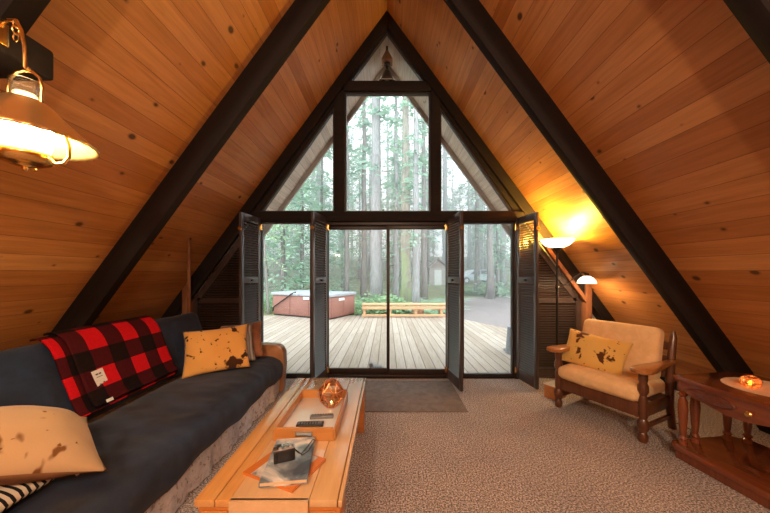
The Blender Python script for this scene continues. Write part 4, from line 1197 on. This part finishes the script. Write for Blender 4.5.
while len(spots) < 84 and tries < 6000:
    tries += 1
    Y = 22 + 46*rnd.random()**.8; X = rnd.uniform(-.47, .47)*Y
    if 1.5 < X < 9 and Y < 29: continue
    if 412 < X/Y*F+CX < 500 and 25 < Y < 35: continue
    if any((X-p.x)**2+(Y-p.y)**2 < 3.3**2 for p in front) or any((X-p[0])**2+(Y-p[1])**2 < 3.7**2 for p in spots): continue
    spots.append((X, Y))
    place(rnd.choice((pA, pB, pC, pC, pC)), X, Y, rnd.uniform(0, 6.28), rnd.uniform(.85, 1.2), GL, GG)

# mist hanging between the trees
b = NB(); bx(b, -70, 70, 12.8, 95, -2, 45)
m = bpy.data.materials.new('thin mist'); m.use_nodes = True; nt = m.node_tree; nt.nodes.clear()
o_ = nd(nt, 'ShaderNodeOutputMaterial'); vs = nd(nt, 'ShaderNodeVolumeScatter'); vs.inputs['Color'].default_value = (.93, .98, 1, 1); vs.inputs['Density'].default_value = .025; vs.inputs['Anisotropy'].default_value = .2
ln(nt, vs.outputs[0], o_.inputs['Volume'])
o = finish('mist', b, m, None, False); tag(o, 'pale mist hanging between the trees of the forest', 'mist', kind='stuff')
# undergrowth
def fern_mesh(seed, n=13, L=.75):
    rnd = random.Random(seed); b = NB()
    for k in range(n):
        a = 2*PI*k/n+rnd.uniform(-.2, .2); up = rnd.uniform(.5, 1.1); l = L*rnd.uniform(.8, 1.15)
        pr = Vector((0, 0, 0))
        for q in range(12):
            t = q/11; p = Vector((math.cos(a)*l*t, math.sin(a)*l*t, l*up*t - l*up*.75*t*t))
            side = Vector((-math.sin(a), math.cos(a), 0)); wv = .13*l*math.sin(PI*min(1, t*.9+.12))
            if q:
                for s in (-1, 1): leafquad(b, p, (side*s+Vector((math.cos(a), math.sin(a), -.2))*.35).normalized(), Vector((0, 0, 1)), wv*1.5, .05)
    return b
def shrub_mesh(seed, n=260, r=.55, h=.7):
    rnd = random.Random(seed); b = NB()
    for k in range(n):
        a = rnd.uniform(0, 2*PI); q = rnd.random()**.5*r; z = h*rnd.random()**.7*(1-.5*(q/r)**2)
        d = Vector((math.cos(a), math.sin(a), rnd.uniform(-.4, .7))).normalized()
        leafquad(b, Vector((q*math.cos(a), q*math.sin(a), z)), d, Vector((rnd.gauss(0, .4), rnd.gauss(0, .4), 1)).normalized(), .13, .075)
    return b
f0 = finish('sword_fern', fern_mesh(3), foliage_mat('fern fronds', (.50, .68, .50), (.34, .52, .36)), None, False)
s0 = finish('salal_shrub', shrub_mesh(4), foliage_mat('broad glossy leaves', (.42, .54, .32), (.22, .36, .22), 3), None, False)
tag(f0, 'pale green sword fern in the bed behind the deck bench', 'fern', 'ferns behind the deck'); tag(s0, 'leafy green shrub in the undergrowth behind the deck', 'shrub', 'shrubs behind the deck')
ff = True
fsp = []
for k in range(400):
    pxl = rnd.uniform(358, 452); Y = rnd.uniform(12.0, 17)
    if any((px(pxl, Y)-p[0])**2+(Y-p[1])**2 < .85**2 for p in fsp): continue
    fsp.append((px(pxl, Y), Y))
    o = f0 if ff else f0.copy()
    if not ff: COL.objects.link(o)
    ff = False
    x = px(pxl, Y); o.location = (x, Y, gz(x, Y)); o.rotation_euler = (0, 0, rnd.uniform(0, 6)); s = rnd.uniform(1.2, 1.9); o.scale = (s, s, s)
ff = True
for k in range(60):
    r_ = rnd.random()
    if r_ < .30: pxl, Y = rnd.uniform(362, 400), rnd.uniform(11.4, 13)
    elif r_ < .75: pxl, Y = rnd.uniform(255, 350), rnd.uniform(13.2, 17)
    else: pxl, Y = rnd.uniform(455, 525), rnd.uniform(22.8, 25)
    o = s0 if ff else s0.copy()
    if not ff: COL.objects.link(o)
    ff = False
    x = px(pxl, Y); o.location = (x, Y, gz(x, Y)); o.rotation_euler = (0, 0, rnd.uniform(0, 6)); s = rnd.uniform(.9, 1.5)*(.95 if r_ < .45 else 1); o.scale = (s, s, s*rnd.uniform(.7, 1.1))
    if pxl > 450: o['label'] = 'leafy green shrub on the verge beyond the gravel drive'; o['group'] = 'shrubs beyond the drive'
# stump
q = NB(); lathe(q, [(0, 0), (.34, 0), (.27, .14), (.24, .42), (.20, .45), (0, .44)], None, 18, lambda a, z: 1+.10*math.sin(a*5+z*4)); o = finish('tree_stump', q, bark('rusty rotten wood', (.34, .16, .09), (.18, .08, .05)), None)
o.location = (px(417, 11.6), 11.6, gz(1.2, 11.6)); tag(o, 'rusty brown tree stump among the ferns behind the bench', 'stump')

# shed and parked car, far away
X, Y = at(438, 30); sh = thing('garden_shed', 'small gabled shed with pale door between the trees', 'shed', (X, Y, gz(X, Y)), -.05)
q = NB(); bx(q, -.85, .85, 0, 1.6, 0, 1.75); finish('walls', q, plain('shed siding', (.42, .38, .33), .8), sh, False)
q = NB(); prism(q, [(-1.15, 1.62), (0, 2.65), (1.15, 1.62), (1.15, 1.72), (0, 2.77), (-1.15, 1.72)], 2.2, Matrix(((1, 0, 0, 0), (0, 0, 1, -.3), (0, 1, 0, 0), (0, 0, 0, 1)))); finish('roof', q, plain('shed roof', (.30, .25, .22), .9), sh, False)
q = NB(); prism(q, [(-.85, 1.75), (.85, 1.75), (0, 2.5)], .05, Matrix(((1, 0, 0, 0), (0, 0, 1, -.02), (0, 1, 0, 0), (0, 0, 0, 1)))); finish('gable', q, plain('gable boards', (.38, .30, .25), .8), sh, False)
q = NB(); bx(q, -.35, .35, -.05, 0, 0, 1.55); o = finish('door', q, plain('pale shed door', (.70, .70, .68), .6), sh); o['label'] = 'pale door'
X, Y = at(476, 31.5); car = thing('car', 'pale blue-grey car parked beyond the gravel drive', 'car', (X, Y, gz(X, Y)+.02), .12)
M['carpaint'] = plain('pale blue car paint', (.50, .58, .64), .25, 0, .5, .6, .03)
side = [(-2.15, .32), (-2.2, .62), (-2.05, .82), (-1.2, .92), (-.55, 1.38), (.75, 1.42), (1.45, .98), (2.1, .88), (2.2, .6), (2.15, .32)]
q = NB(); prism(q, side, 1.66, Matrix(((1, 0, 0, 0), (0, 0, 1, -.83), (0, 1, 0, 0), (0, 0, 0, 1))), .07); finish('body', q, M['carpaint'], car)
for s in (-1, 1):
    q = NB(); prism(q, [(-1.0, .95), (-.5, 1.30), (.1, 1.33), (.1, .95)], .02, Matrix(((1, 0, 0, 0), (0, 0, 1, s*.835-.01), (0, 1, 0, 0), (0, 0, 0, 1)))); prism(q, [(.18, .95), (.18, 1.33), (.7, 1.34), (1.25, .97)], .02, Matrix(((1, 0, 0, 0), (0, 0, 1, s*.835-.01), (0, 1, 0, 0), (0, 0, 0, 1))))
    finish('side_window', q, M['black'], car)
    for x in (-1.35, 1.35):
        q = NB(); cyl(q, (x, s*.84, .32), (x, s*.64, .32), .32, None, 24); wl = finish('wheel', q, M['black'], car)
        q = NB(); cyl(q, (x, s*.86, .32), (x, s*.835, .32), .19, None, 16); finish('hub_cap', q, M['steel'], wl)
